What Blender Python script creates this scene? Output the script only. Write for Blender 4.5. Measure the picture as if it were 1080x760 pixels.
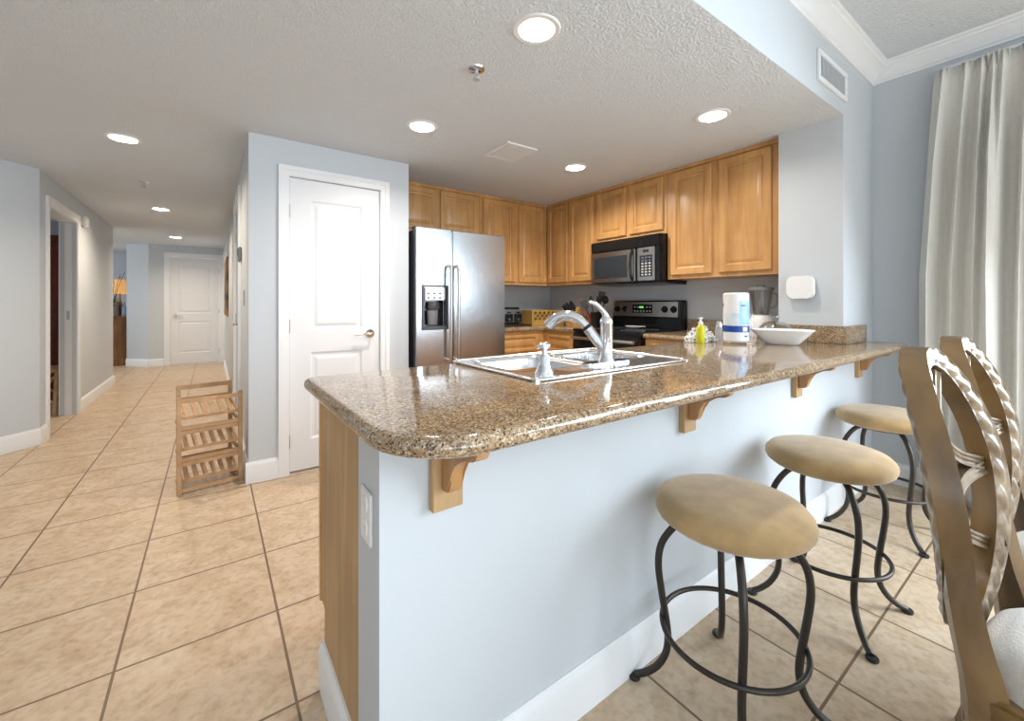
import bpy, bmesh, math, random
from mathutils import Vector, Matrix
PI = math.pi
sc = bpy.context.scene
for o in list(bpy.data.objects):
    bpy.data.objects.remove(o)
C = sc.collection

# ------------------------------------------------------------------ camera
EYE = 1.153
cd = bpy.data.cameras.new('camera'); cam = bpy.data.objects.new('camera', cd); C.objects.link(cam)
cam.location = (0, 0, EYE); cam.rotation_euler = (PI / 2, 0, -math.radians(35.75))
cd.sensor_width = 36; cd.lens = 439.3 / 1080 * 36; cd.shift_y = -(380 - 320.3) / 1080
cd.clip_start = 0.02; cd.clip_end = 60
sc.camera = cam

# ------------------------------------------------------------------ world, daylight, exposure
sc.view_settings.view_transform = 'Standard'; sc.view_settings.look = 'None'
sc.view_settings.gamma = 1; sc.view_settings.use_curve_mapping = False
sc.view_settings.exposure = -0.22
w = bpy.data.worlds.new('sky'); sc.world = w; w.use_nodes = True
w.node_tree.nodes['Background'].inputs[0].default_value = (0.80, 0.90, 1.0, 1)
w.node_tree.nodes['Background'].inputs[1].default_value = 1.6
def area(name, loc, rot, sx, sy, power, col):
    l = bpy.data.lights.new(name, 'AREA'); l.shape = 'RECTANGLE'; l.size = sx; l.size_y = sy
    l.energy = power; l.color = col
    o = bpy.data.objects.new(name, l); C.objects.link(o); o.location = loc; o.rotation_euler = rot
    return o
DAY = (0.86, 0.935, 1.0)
area('daylight_back_window', (-0.4, -4.30, 0.95), (-PI / 2 - math.radians(35), 0, PI), 5.6, 1.8, 160, DAY)
area('daylight_side_window', (3.40, -1.75, 1.45), (0, PI / 2 - math.radians(38), 0), 2.0, 2.9, 300, (0.79, 0.90, 1.0))
area('bedroom_fill', (-3.4, 8.0, 1.4), (0, -PI / 2, 0), 1.6, 1.6, 34, DAY)  # added fill to brighten the bedroom; no window is built there
area('far_room_light', (-4.3, 10.6, 1.4), (0, -PI / 2, 0), 1.8, 1.6, 40, DAY)  # unseen area light in the far room; no window is built there
LAMP_COL = (1.0, 0.92, 0.83)
LAMP_W = 8; HALL_COL = (1.0, 0.84, 0.66)

# ------------------------------------------------------------------ materials
def nodes_of(m):
    return m.node_tree.nodes, m.node_tree.links
def mat(name, col, rough=0.5, metal=0.0, spec=0.5, var=0.0, vscale=8.0, bump=0.0, bscale=60.0, stretch=(1, 1, 1),
        coat=0.0, trans=0.0, ior=1.45, emit=None, estr=0.0, sheen=0.0, col2=None, detail=4.0):
    m = bpy.data.materials.new(name); m.use_nodes = True
    n, l = nodes_of(m); b = n['Principled BSDF']
    b.inputs['Base Color'].default_value = (*col, 1); b.inputs['Roughness'].default_value = rough
    b.inputs['Metallic'].default_value = metal; b.inputs['Specular IOR Level'].default_value = spec
    b.inputs['Coat Weight'].default_value = coat; b.inputs['Coat Roughness'].default_value = 0.08
    b.inputs['Transmission Weight'].default_value = trans; b.inputs['IOR'].default_value = ior
    b.inputs['Sheen Weight'].default_value = sheen
    if emit:
        b.inputs['Emission Color'].default_value = (*emit, 1); b.inputs['Emission Strength'].default_value = estr
    tc = n.new('ShaderNodeTexCoord'); mp = n.new('ShaderNodeMapping'); mp.inputs['Scale'].default_value = stretch
    l.new(tc.outputs['Object'], mp.inputs[0])
    if var > 0 or col2:
        nz = n.new('ShaderNodeTexNoise'); nz.inputs['Scale'].default_value = vscale; nz.inputs['Detail'].default_value = detail
        l.new(mp.outputs[0], nz.inputs['Vector'])
        rp = n.new('ShaderNodeValToRGB')
        c2 = col2 or tuple(c * (1 - var) for c in col)
        rp.color_ramp.elements[0].position = 0.35; rp.color_ramp.elements[1].position = 0.65
        rp.color_ramp.elements[0].color = (*c2, 1); rp.color_ramp.elements[1].color = (*col, 1)
        l.new(nz.outputs['Fac'], rp.inputs[0]); l.new(rp.outputs[0], b.inputs['Base Color'])
    if bump > 0:
        nb = n.new('ShaderNodeTexNoise'); nb.inputs['Scale'].default_value = bscale; nb.inputs['Detail'].default_value = 3
        l.new(mp.outputs[0], nb.inputs['Vector'])
        bp = n.new('ShaderNodeBump'); bp.inputs['Strength'].default_value = bump; bp.inputs['Distance'].default_value = 0.004
        l.new(nb.outputs['Fac'], bp.inputs['Height']); l.new(bp.outputs[0], b.inputs['Normal'])
    return m

M = {}
M['wall'] = mat('blue_grey_paint', (0.560, 0.592, 0.620), 0.55, spec=0.3, bump=0.05, bscale=180)
M['white'] = mat('white_trim_paint', (0.80, 0.81, 0.82), 0.35, spec=0.4)
M['doorwhite'] = mat('white_door_paint', (0.76, 0.77, 0.785), 0.4, spec=0.4)
M['ceil'] = mat('knockdown_ceiling_paint', (0.735, 0.775, 0.815), 0.8, spec=0.1)
def ceil_tex(m):
    n, l = nodes_of(m); b = n['Principled BSDF']
    tc = n.new('ShaderNodeTexCoord'); nz = n.new('ShaderNodeTexNoise')
    nz.inputs['Scale'].default_value = 88; nz.inputs['Detail'].default_value = 3; nz.inputs['Roughness'].default_value = 0.6
    l.new(tc.outputs['Object'], nz.inputs['Vector'])
    rp = n.new('ShaderNodeValToRGB'); rp.color_ramp.elements[0].position = 0.42; rp.color_ramp.elements[1].position = 0.62
    l.new(nz.outputs['Fac'], rp.inputs[0])
    bp = n.new('ShaderNodeBump'); bp.inputs['Strength'].default_value = 0.75; bp.inputs['Distance'].default_value = 0.006
    l.new(rp.outputs[0], bp.inputs['Height']); l.new(bp.outputs[0], b.inputs['Normal'])
ceil_tex(M['ceil'])
M['ceil2'] = M['ceil']

def floor_mat():
    m = bpy.data.materials.new('travertine_floor_tile'); m.use_nodes = True
    n, l = nodes_of(m); b = n['Principled BSDF']
    tc = n.new('ShaderNodeTexCoord'); mp = n.new('ShaderNodeMapping')
    mp.inputs['Location'].default_value = (-0.199, -1.7885, 0)
    l.new(tc.outputs['Object'], mp.inputs[0])
    br = n.new('ShaderNodeTexBrick'); br.offset = 0; br.squash = 1
    br.inputs['Scale'].default_value = 1; br.inputs['Brick Width'].default_value = 0.4492; br.inputs['Row Height'].default_value = 0.4465
    br.inputs['Mortar Size'].default_value = 0.0042; br.inputs['Mortar Smooth'].default_value = 0.1; br.inputs['Bias'].default_value = 0
    br.inputs['Color1'].default_value = (0, 0, 0, 1); br.inputs['Color2'].default_value = (1, 1, 1, 1)
    l.new(mp.outputs[0], br.inputs['Vector'])
    # mottled stone; each tile shifts the pattern
    sh = n.new('ShaderNodeVectorMath'); sh.operation = 'MULTIPLY_ADD'
    l.new(br.outputs['Color'], sh.inputs[0]); sh.inputs[1].default_value = (7, 5, 3); l.new(mp.outputs[0], sh.inputs[2])
    n1 = n.new('ShaderNodeTexNoise'); n1.inputs['Scale'].default_value = 8; n1.inputs['Detail'].default_value = 7; n1.inputs['Roughness'].default_value = 0.62; n1.inputs['Distortion'].default_value = 0.8
    l.new(sh.outputs[0], n1.inputs['Vector'])
    r1 = n.new('ShaderNodeValToRGB'); e = r1.color_ramp.elements
    e[0].position = 0.28; e[0].color = (0.475, 0.335, 0.21, 1); e[1].position = 0.52; e[1].color = (0.58, 0.445, 0.31, 1)
    x = r1.color_ramp.elements.new(0.75); x.color = (0.645, 0.525, 0.395, 1)
    l.new(n1.outputs['Fac'], r1.inputs[0])
    n2 = n.new('ShaderNodeTexNoise'); n2.inputs['Scale'].default_value = 40; n2.inputs['Detail'].default_value = 4
    l.new(sh.outputs[0], n2.inputs['Vector'])
    r2 = n.new('ShaderNodeValToRGB'); r2.color_ramp.elements[0].position = 0.3; r2.color_ramp.elements[1].position = 0.55
    r2.color_ramp.elements[0].color = (0.80, 0.77, 0.73, 1); r2.color_ramp.elements[1].color = (1, 1, 1, 1)
    l.new(n2.outputs['Fac'], r2.inputs[0])
    mu = n.new('ShaderNodeMix'); mu.data_type = 'RGBA'; mu.blend_type = 'MULTIPLY'; mu.inputs[0].default_value = 1
    l.new(r1.outputs[0], mu.inputs[6]); l.new(r2.outputs[0], mu.inputs[7])
    mx = n.new('ShaderNodeMix'); mx.data_type = 'RGBA'
    l.new(br.outputs['Fac'], mx.inputs[0]); l.new(mu.outputs[2], mx.inputs[6]); mx.inputs[7].default_value = (0.185, 0.115, 0.068, 1)
    l.new(mx.outputs[2], b.inputs['Base Color'])
    b.inputs['Roughness'].default_value = 0.42; b.inputs['Specular IOR Level'].default_value = 0.4
    inv = n.new('ShaderNodeMath'); inv.operation = 'SUBTRACT'; inv.inputs[0].default_value = 1; l.new(br.outputs['Fac'], inv.inputs[1])
    bp = n.new('ShaderNodeBump'); bp.inputs['Strength'].default_value = 0.6; bp.inputs['Distance'].default_value = 0.002
    l.new(inv.outputs[0], bp.inputs['Height']); l.new(bp.outputs[0], b.inputs['Normal'])
    return m
M['floor'] = floor_mat()

def granite():
    m = bpy.data.materials.new('speckled_brown_granite'); m.use_nodes = True
    n, l = nodes_of(m); b = n['Principled BSDF']
    tc = n.new('ShaderNodeTexCoord')
    v = n.new('ShaderNodeTexVoronoi'); v.inputs['Scale'].default_value = 260; v.inputs['Randomness'].default_value = 1
    l.new(tc.outputs['Object'], v.inputs['Vector'])
    sp = n.new('ShaderNodeSeparateColor'); l.new(v.outputs['Color'], sp.inputs[0])
    r = n.new('ShaderNodeValToRGB'); r.color_ramp.interpolation = 'CONSTANT'
    cols = [(0, (0.05, 0.038, 0.03)), (0.09, (0.17, 0.105, 0.06)), (0.24, (0.30, 0.20, 0.115)), (0.50, (0.37, 0.265, 0.165)),
            (0.76, (0.44, 0.345, 0.235)), (0.90, (0.56, 0.50, 0.41))]
    e = r.color_ramp.elements; e[0].position = 0; e[0].color = (*cols[0][1], 1); e[1].position = cols[1][0]; e[1].color = (*cols[1][1], 1)
    for p, c in cols[2:]:
        k = e.new(p); k.color = (*c, 1)
    l.new(sp.outputs[0], r.inputs[0])
    nz = n.new('ShaderNodeTexNoise'); nz.inputs['Scale'].default_value = 14; nz.inputs['Detail'].default_value = 5
    l.new(tc.outputs['Object'], nz.inputs['Vector'])
    r2 = n.new('ShaderNodeValToRGB'); r2.color_ramp.elements[0].position = 0.3; r2.color_ramp.elements[1].position = 0.7
    r2.color_ramp.elements[0].color = (0.78, 0.74, 0.70, 1); r2.color_ramp.elements[1].color = (1.12, 1.08, 1.0, 1)
    l.new(nz.outputs['Fac'], r2.inputs[0])
    mu = n.new('ShaderNodeMix'); mu.data_type = 'RGBA'; mu.blend_type = 'MULTIPLY'; mu.inputs[0].default_value = 1
    l.new(r.outputs[0], mu.inputs[6]); l.new(r2.outputs[0], mu.inputs[7]); l.new(mu.outputs[2], b.inputs['Base Color'])
    b.inputs['Roughness'].default_value = 0.09; b.inputs['Specular IOR Level'].default_value = 0.75
    return m
M['granite'] = granite()

def wood(name, c1, c2, rough=0.35, scale=14, stretch=(9, 9, 0.8), coat=0.2):
    m = bpy.data.materials.new(name); m.use_nodes = True
    n, l = nodes_of(m); b = n['Principled BSDF']
    tc = n.new('ShaderNodeTexCoord'); mp = n.new('ShaderNodeMapping'); mp.inputs['Scale'].default_value = stretch
    l.new(tc.outputs['Object'], mp.inputs[0])
    a = n.new('ShaderNodeTexNoise'); a.inputs['Scale'].default_value = scale / 9; a.inputs['Detail'].default_value = 6; a.inputs['Distortion'].default_value = 1.2
    l.new(mp.outputs[0], a.inputs['Vector'])
    r = n.new('ShaderNodeValToRGB'); r.color_ramp.elements[0].position = 0.3; r.color_ramp.elements[1].position = 0.7
    r.color_ramp.elements[0].color = (*c1, 1); r.color_ramp.elements[1].color = (*c2, 1)
    l.new(a.outputs['Fac'], r.inputs[0])
    # broad figure
    f = n.new('ShaderNodeTexNoise'); f.inputs['Scale'].default_value = 3.2; f.inputs['Detail'].default_value = 2
    l.new(tc.outputs['Object'], f.inputs['Vector'])
    r2 = n.new('ShaderNodeValToRGB'); r2.color_ramp.elements[0].color = (0.80, 0.77, 0.73, 1); r2.color_ramp.elements[1].color = (1.1, 1.1, 1.1, 1)
    r2.color_ramp.elements[0].position = 0.3; r2.color_ramp.elements[1].position = 0.7
    l.new(f.outputs['Fac'], r2.inputs[0])
    mu = n.new('ShaderNodeMix'); mu.data_type = 'RGBA'; mu.blend_type = 'MULTIPLY'; mu.inputs[0].default_value = 0.8
    l.new(r.outputs[0], mu.inputs[6]); l.new(r2.outputs[0], mu.inputs[7]); l.new(mu.outputs[2], b.inputs['Base Color'])
    b.inputs['Roughness'].default_value = rough; b.inputs['Coat Weight'].default_value = coat; b.inputs['Coat Roughness'].default_value = 0.2
    return m
M['maple'] = wood('honey_maple', (0.49, 0.25, 0.080), (0.65, 0.365, 0.140))
M['panelwood'] = wood('plain_maple_panel', (0.40, 0.25, 0.12), (0.50, 0.325, 0.165), rough=0.5, coat=0)
M['corbelwood'] = wood('corbel_maple', (0.36, 0.17, 0.06), (0.50, 0.27, 0.11), rough=0.4)
M['bamboo'] = wood('pale_rack_wood', (0.42, 0.245, 0.12), (0.60, 0.39, 0.22), rough=0.55, coat=0, stretch=(5, 5, 5))
M['chairwood'] = wood('antique_gold_brown_wood', (0.085, 0.045, 0.014), (0.28, 0.165, 0.060), rough=0.26, coat=0.3, stretch=(3, 3, 1.5))
M['carved'] = mat('rubbed_silver_gold_carving', (0.30, 0.235, 0.16), 0.33, metal=0.35, col2=(0.13, 0.08, 0.04), vscale=16, coat=0.3)
M['darkwood'] = wood('dark_brown_wood', (0.10, 0.042, 0.012), (0.26, 0.115, 0.03), rough=0.35)
M['redwood'] = wood('red_mahogany', (0.13, 0.02, 0.01), (0.24, 0.035, 0.015), rough=0.35)
M['cratewood'] = wood('yellow_pine', (0.50, 0.30, 0.075), (0.60, 0.38, 0.11), rough=0.5, coat=0)
M['steel'] = mat('brushed_stainless_steel', (0.50, 0.525, 0.555), 0.24, metal=1.0, bump=0.03, bscale=30, stretch=(60, 60, 1))
M['steelh'] = mat('brushed_steel_trim', (0.55, 0.53, 0.50), 0.3, metal=1.0)
M['sinksteel'] = mat('satin_sink_steel', (0.72, 0.73, 0.74), 0.22, metal=1.0)
M['chrome'] = mat('polished_chrome', (0.80, 0.81, 0.83), 0.08, metal=1.0)
M['black'] = mat('gloss_black', (0.010, 0.010, 0.011), 0.16, spec=0.5)
M['blackmatte'] = mat('matte_black', (0.018, 0.018, 0.02), 0.45)
M['greyplastic'] = mat('dark_grey_plastic', (0.055, 0.06, 0.065), 0.35)
M['midgrey'] = mat('grey_plastic', (0.20, 0.21, 0.22), 0.4)
M['lightgrey'] = mat('light_grey_plastic', (0.45, 0.46, 0.47), 0.4)
M['iron'] = mat('dark_bronze_iron', (0.060, 0.053, 0.047), 0.38, metal=0.7, bump=0.05, bscale=90)
M['suede'] = mat('tan_microsuede', (0.52, 0.345, 0.165), 0.85, spec=0.1, col2=(0.36, 0.24, 0.11), vscale=9, sheen=0.4, bump=0.06, bscale=260, detail=6)
M['chairfabric'] = mat('ivory_woven_fabric', (0.66, 0.64, 0.60), 0.9, spec=0.1, bump=0.5, bscale=110, stretch=(1, 2.5, 1), sheen=0.2)
M['curtain'] = mat('oatmeal_linen', (0.70, 0.685, 0.64), 0.9, spec=0.05, var=0.08, vscale=60, stretch=(1, 1, 8), sheen=0.1)
M['plastic'] = mat('white_plastic', (0.80, 0.80, 0.79), 0.35)
M['ceramic'] = mat('white_ceramic', (0.78, 0.785, 0.78), 0.12, coat=0.4)
def thin(name, tint, ior, gain=1.0):
    m = bpy.data.materials.new(name); m.use_nodes = True; n, l = nodes_of(m); n.remove(n['Principled BSDF'])
    tr = n.new('ShaderNodeBsdfTransparent'); tr.inputs[0].default_value = (*tint, 1)
    gl = n.new('ShaderNodeBsdfGlossy'); gl.inputs['Roughness'].default_value = 0.03; gl.inputs[0].default_value = (1, 1, 1, 1)
    lw = n.new('ShaderNodeLayerWeight'); lw.inputs[0].default_value = 0.5
    pw = n.new('ShaderNodeMath'); pw.operation = 'POWER'; pw.inputs[1].default_value = 3.0; l.new(lw.outputs['Facing'], pw.inputs[0])
    fr_ = n.new('ShaderNodeMath'); fr_.operation = 'MULTIPLY_ADD'; fr_.inputs[1].default_value = 0.9; fr_.inputs[2].default_value = 1.8 * (ior - 1) ** 2 / (ior + 1) ** 2; l.new(pw.outputs[0], fr_.inputs[0])
    mx = n.new('ShaderNodeMixShader'); l.new(fr_.outputs[0], mx.inputs[0]); l.new(tr.outputs[0], mx.inputs[1]); l.new(gl.outputs[0], mx.inputs[2])
    l.new(mx.outputs[0], n['Material Output'].inputs[0]); return m
M['glass'] = thin('clear_glass', (0.88, 0.90, 0.91), 1.6)
M['tint'] = thin('clear_plastic_jar', (0.86, 0.875, 0.88), 1.6)
M['acrylic'] = thin('clear_acrylic', (0.95, 0.965, 0.98), 1.55)
M['darkglass'] = mat('dark_oven_glass', (0.03, 0.035, 0.04), 0.06, coat=0.5)
M['yellow'] = mat('yellow_soap', (0.80, 0.78, 0.04), 0.15, trans=0.35, ior=1.33)
M['paper'] = mat('white_paper', (0.80, 0.80, 0.80), 0.8, bump=0.1, bscale=120)
M['pblue'] = mat('light_blue_print', (0.25, 0.52, 0.82), 0.3, col2=(0.45, 0.68, 0.88), vscale=20)
M['pnavy'] = mat('navy_blue_print', (0.012, 0.06, 0.33), 0.3)
M['ppale'] = mat('pale_blue_print', (0.55, 0.69, 0.82), 0.3, col2=(0.74, 0.78, 0.83), vscale=18)
M['lens'] = mat('lit_lamp_lens', (1, 1, 1), 0.4, emit=(1.0, 0.93, 0.80), estr=5)
M['canwhite'] = mat('white_lamp_reflector', (0.85, 0.83, 0.78), 0.3)
M['shade'] = mat('lit_amber_lampshade', (0.75, 0.45, 0.18), 0.8, emit=(1.0, 0.50, 0.16), estr=0.5)
M['leaf'] = mat('plant_leaf', (0.05, 0.115, 0.035), 0.5, col2=(0.10, 0.20, 0.06), vscale=12)
M['twig'] = mat('twig', (0.055, 0.045, 0.04), 0.7)
M['green_led'] = mat('green_clock_led', (0.02, 0.05, 0.02), 0.3, emit=(0.25, 1.0, 0.15), estr=1.5)
M['print'] = mat('pale_control_print', (0.5, 0.52, 0.54), 0.4)
M['keys'] = mat('key_print', (0.12, 0.15, 0.20), 0.35)
M['silverpanel'] = mat('silver_control_panel', (0.33, 0.33, 0.33), 0.3, metal=0.7)
M['brass'] = mat('aged_nickel', (0.45, 0.36, 0.28), 0.25, metal=1.0)
M['red'] = mat('red_plastic', (0.42, 0.02, 0.015), 0.3)
M['art'] = mat('abstract_brown_painting', (0.36, 0.17, 0.05), 0.5, col2=(0.03, 0.022, 0.02), vscale=3.0, stretch=(0.3, 0.3, 1.6))
M['bulbglass'] = thin('window_glass', (0.97, 0.98, 0.98), 1.3)
def towel_mat():
    m = mat('printed_dishcloth', (0.76, 0.76, 0.76), 0.9)
    n, l = nodes_of(m); b = n['Principled BSDF']; tc = n.new('ShaderNodeTexCoord')
    wv = n.new('ShaderNodeTexNoise'); wv.inputs['Scale'].default_value = 42; wv.inputs['Distortion'].default_value = 2.5; wv.inputs['Detail'].default_value = 1
    l.new(tc.outputs['Object'], wv.inputs['Vector'])
    r = n.new('ShaderNodeValToRGB'); r.color_ramp.elements[0].position = 0.53; r.color_ramp.elements[1].position = 0.57
    r.color_ramp.elements[0].color = (0.78, 0.78, 0.78, 1); r.color_ramp.elements[1].color = (0.05, 0.05, 0.06, 1)
    l.new(wv.outputs['Fac'], r.inputs[0]); l.new(r.outputs[0], b.inputs['Base Color'])
    return m
M['towel'] = towel_mat()

# ------------------------------------------------------------------ mesh helpers
class MB:
    def __init__(s): s.bm = bmesh.new(); s.mats = []
    def mi(s, m):
        if m is None: return 0
        if m not in s.mats: s.mats.append(m)
        return s.mats.index(m)
    def face(s, vs, m=None):
        try:
            f = s.bm.faces.new(vs)
            f.material_index = s.mi(m); return f
        except ValueError: return None
    def box(s, x0, x1, y0, y1, z0, z1, bev=0.0, m=None, seg=2):
        t = bmesh.new()
        bmesh.ops.create_cube(t, size=1)
        for v in t.verts:
            v.co = Vector(((x0 + x1) / 2 + v.co.x * (x1 - x0), (y0 + y1) / 2 + v.co.y * (y1 - y0), (z0 + z1) / 2 + v.co.z * (z1 - z0)))
        if bev > 0:
            bmesh.ops.bevel(t, geom=t.edges[:], offset=min(bev, 0.49 * min(abs(x1 - x0), abs(y1 - y0), abs(z1 - z0))), segments=seg, affect='EDGES')
        s.merge(t, m)
        return s
    def merge(s, t, m=None, mtx=None):
        idx = s.mi(m); mp = {}
        for v in t.verts:
            mp[v] = s.bm.verts.new(mtx @ v.co if mtx else v.co)
        for f in t.faces:
            try:
                g = s.bm.faces.new([mp[v] for v in f.verts]); g.material_index = idx
            except ValueError: pass
        t.free()
    def obox(s, c, ax, ay, az, hx, hy, hz, bev=0.0, m=None):      # oriented box: centre, unit axes, half sizes
        t = bmesh.new(); bmesh.ops.create_cube(t, size=2)
        for v in t.verts: v.co = Vector((v.co.x * hx, v.co.y * hy, v.co.z * hz))
        if bev > 0: bmesh.ops.bevel(t, geom=t.edges[:], offset=bev, segments=2, affect='EDGES')
        mt = Matrix((Vector(ax), Vector(ay), Vector(az))).transposed().to_4x4(); mt.translation = Vector(c)
        s.merge(t, m, mt); return s
    def tube(s, pts, r, n=10, closed=False, m=None, cap=True, flat=None):
        pts = [Vector(p) for p in pts]; N = len(pts); rs = r if isinstance(r, (list, tuple)) else [r] * N
        rings = []; prev = None
        for i, p in enumerate(pts):
            if closed: t = (pts[(i + 1) % N] - pts[i - 1])
            else: t = pts[min(i + 1, N - 1)] - pts[max(i - 1, 0)]
            t.normalize()
            if prev is None:
                a = Vector((0, 0, 1)) if abs(t.z) < 0.9 else Vector((1, 0, 0))
                u = t.cross(a).normalized()
            else:
                u = (prev - t * prev.dot(t))
                u = u.normalized() if u.length > 1e-6 else t.cross(Vector((0, 0, 1))).normalized()
            prev = u; v = t.cross(u)
            rings.append([s.bm.verts.new(p + (u * math.cos(2 * PI * k / n) + v * math.sin(2 * PI * k / n) * (flat or 1)) * rs[i]) for k in range(n)])
        for i in range(N if closed else N - 1):
            a, b = rings[i], rings[(i + 1) % N]
            for k in range(n): s.face([a[k], a[(k + 1) % n], b[(k + 1) % n], b[k]], m)
        if cap and not closed:
            s.face(rings[0][::-1], m); s.face(rings[-1], m)
        return s
    def lathe(s, prof, c=(0, 0, 0), n=32, m=None, axis='z', sx=1, sy=1):   # prof: (r, h)
        def P(r, h, a):
            x, y = r * math.cos(a) * sx, r * math.sin(a) * sy
            if axis == 'z': q = (x, y, h)
            elif axis == 'y': q = (x, h, y)
            else: q = (h, x, y)
            return Vector(q) + Vector(c)
        rings = []
        for r, h in prof:
            if r < 1e-6: rings.append([s.bm.verts.new(P(0, h, 0))])
            else: rings.append([s.bm.verts.new(P(r, h, 2 * PI * k / n)) for k in range(n)])
        for a, b in zip(rings, rings[1:]):
            for k in range(n):
                k2 = (k + 1) % n
                if len(a) == 1 and len(b) == 1: continue
                if len(a) == 1: s.face([a[0], b[k2], b[k]], m)
                elif len(b) == 1: s.face([a[k], a[k2], b[0]], m)
                else: s.face([a[k], a[k2], b[k2], b[k]], m)
        return s
    def cyl(s, p0, p1, r, n=20, m=None): return s.tube([p0, p1], r, n, m=m)
    def prism(s, poly, h0, h1, plane='xy', m=None, bev=0.0):
        t = bmesh.new()
        def P(a, b, h): return {'xy': (a, b, h), 'xz': (a, h, b), 'yz': (h, a, b)}[plane]
        lo = [t.verts.new(P(a, b, h0)) for a, b in poly]; hi = [t.verts.new(P(a, b, h1)) for a, b in poly]
        t.faces.new(lo[::-1]); t.faces.new(hi); N = len(poly)
        for k in range(N): t.faces.new([lo[k], lo[(k + 1) % N], hi[(k + 1) % N], hi[k]])
        if bev > 0:
            es = [e for e in t.edges if abs({'xy': 2, 'xz': 1, 'yz': 0}[plane] and 0) == 0]
            bmesh.ops.bevel(t, geom=es, offset=bev, segments=2, affect='EDGES')
        s.merge(t, m); return s
    def loops(s, f, w, h, prof, m=None, back=True):      # nested rectangles: f(u,v,d)->xyz, prof = [(inset, d)...]; closed to the first ring
        rings = []
        for ins, d in prof:
            rings.append([s.bm.verts.new(Vector(f(u, v, d))) for u, v in ((ins, ins), (w - ins, ins), (w - ins, h - ins), (ins, h - ins))])
        for a, b in zip(rings, rings[1:]):
            for k in range(4): s.face([a[k], a[(k + 1) % 4], b[(k + 1) % 4], b[k]], m)
        s.face(rings[-1], m)
        if back: s.face(rings[0][::-1], m)
        return s
    def grid(s, f, nu, nv, m=None, cu=False):
        g = [[s.bm.verts.new(Vector(f(i / nu, j / nv))) for j in range(nv + 1)] for i in range(nu if cu else nu + 1)]
        for i in range(nu):
            for j in range(nv):
                a, b = g[i], g[(i + 1) % len(g)]
                s.face([a[j], b[j], b[j + 1], a[j + 1]], m)
        return s
    def build(s, name, m=None, parent=None, loc=None, smooth=40, recalc=True):
        if recalc: bmesh.ops.recalc_face_normals(s.bm, faces=s.bm.faces[:])
        off = Vector(loc) if loc else Vector((0, 0, 0))
        p = parent
        while p is not None: off = off + p.location; p = p.parent
        for v in s.bm.verts: v.co -= off
        me = bpy.data.meshes.new(name); s.bm.to_mesh(me); s.bm.free()
        for k in (s.mats or [m]): me.materials.append(k)
        if smooth:
            for p_ in me.polygons: p_.use_smooth = True
            me.set_sharp_from_angle(angle=math.radians(smooth))
        o = bpy.data.objects.new(name, me); C.objects.link(o)
        if parent: o.parent = parent
        elif loc: o.location = loc
        return o

def tag(o, label, cat, group=None):
    o['label'] = label; o['category'] = cat
    if group: o['group'] = group
    return o
def struct(o): o['kind'] = 'structure'; return o
def thing(name, loc, label, cat, group=None):
    o = bpy.data.objects.new(name, None); o.empty_display_size = 0.05; C.objects.link(o); o.location = loc
    return tag(o, label, cat, group)
def kids(o): return [c for c in bpy.data.objects if c.parent == o]
def dup(root, loc, rz, label=None):
    def cp(o, par):
        c = o.copy(); C.objects.link(c); c.parent = par
        for ch in kids(o): cp(ch, c)
        return c
    r = cp(root, None); r.location = loc; r.rotation_euler = (0, 0, rz)
    if label: r['label'] = label
    return r
def spline(pts, n=8):
    pts = [Vector(p) for p in pts]; out = []
    for i in range(len(pts) - 1):
        p0, p1, p2, p3 = pts[max(i - 1, 0)], pts[i], pts[i + 1], pts[min(i + 2, len(pts) - 1)]
        for k in range(n):
            t = k / n
            out.append(0.5 * ((2 * p1) + (p2 - p0) * t + (2 * p0 - 5 * p1 + 4 * p2 - p3) * t * t + (3 * p1 - p0 - 3 * p2 + p3) * t ** 3))
    out.append(pts[-1]); return out

# ------------------------------------------------------------------ room shell
H = 2.259; HL = 2.70; XR = 3.56
struct(MB().box(-4.6, 3.75, -4.7, 13.0, -0.06, 0.0).build('floor', M['floor']))
LIGHTS = [(1.062, 1.305), (1.062, 2.435), (2.391, 1.300), (2.391, 2.441), (-0.482, 3.779), (-0.488, 6.35), (-0.495, 8.872)]
def kitchen_ceiling():
    b = MB().box(-4.6, 3.75, 0.8475, 13.0, H, H + 0.16).build('ceiling', M['ceil'], smooth=0)
    cut = MB()
    for x, y in LIGHTS: cut.cyl((x, y, H - 0.05), (x, y, H + 0.10), 0.076, 32)
    c = cut.build('cutter', M['ceil'], smooth=0)
    md = b.modifiers.new('holes', 'BOOLEAN'); md.object = c; md.operation = 'DIFFERENCE'; md.solver = 'EXACT'
    bpy.context.view_layer.update()
    dg = bpy.context.evaluated_depsgraph_get()
    me = bpy.data.meshes.new_from_object(b.evaluated_get(dg)); b.modifiers.clear(); b.data = me
    bpy.data.objects.remove(c)
    return struct(b)
kitchen_ceiling()
struct(MB().box(-4.6, 3.75, -4.7, 0.95, HL, HL + 0.1).build('ceiling_living', M['ceil2'], smooth=0))
# soffit over the peninsula with the return (column) at its right end
b = MB(); b.box(-4.6, XR + 0.1, 0.846, 0.96, H + 0.001, HL + 0.02); struct(b.build('wall_soffit', M['wall'], smooth=0))
struct(MB().box(3.0, XR + 0.1, 0.846, 1.19, 0, H + 0.001).build('wall_column', M['wall'], smooth=0))
b = MB(); b.box(3.39, 3.66, 1.19, 4.03, 0, H); struct(b.build('wall_kitchen_right', M['wall'], smooth=0))
b = MB(); b.box(1.20, 3.39, 3.91, 4.03, 0, H); struct(b.build('wall_kitchen_back', M['wall'], smooth=0))
b = MB(); PX0, PX1, PZ = 0.428, 1.035, 2.018
b.box(0.19, PX0 - 0.012, 3.164, 3.264, 0, H); b.box(PX1 + 0.012, 1.266, 3.164, 3.264, 0, H); b.box(PX0 - 0.012, PX1 + 0.012, 3.164, 3.264, PZ + 0.012, H)
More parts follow.
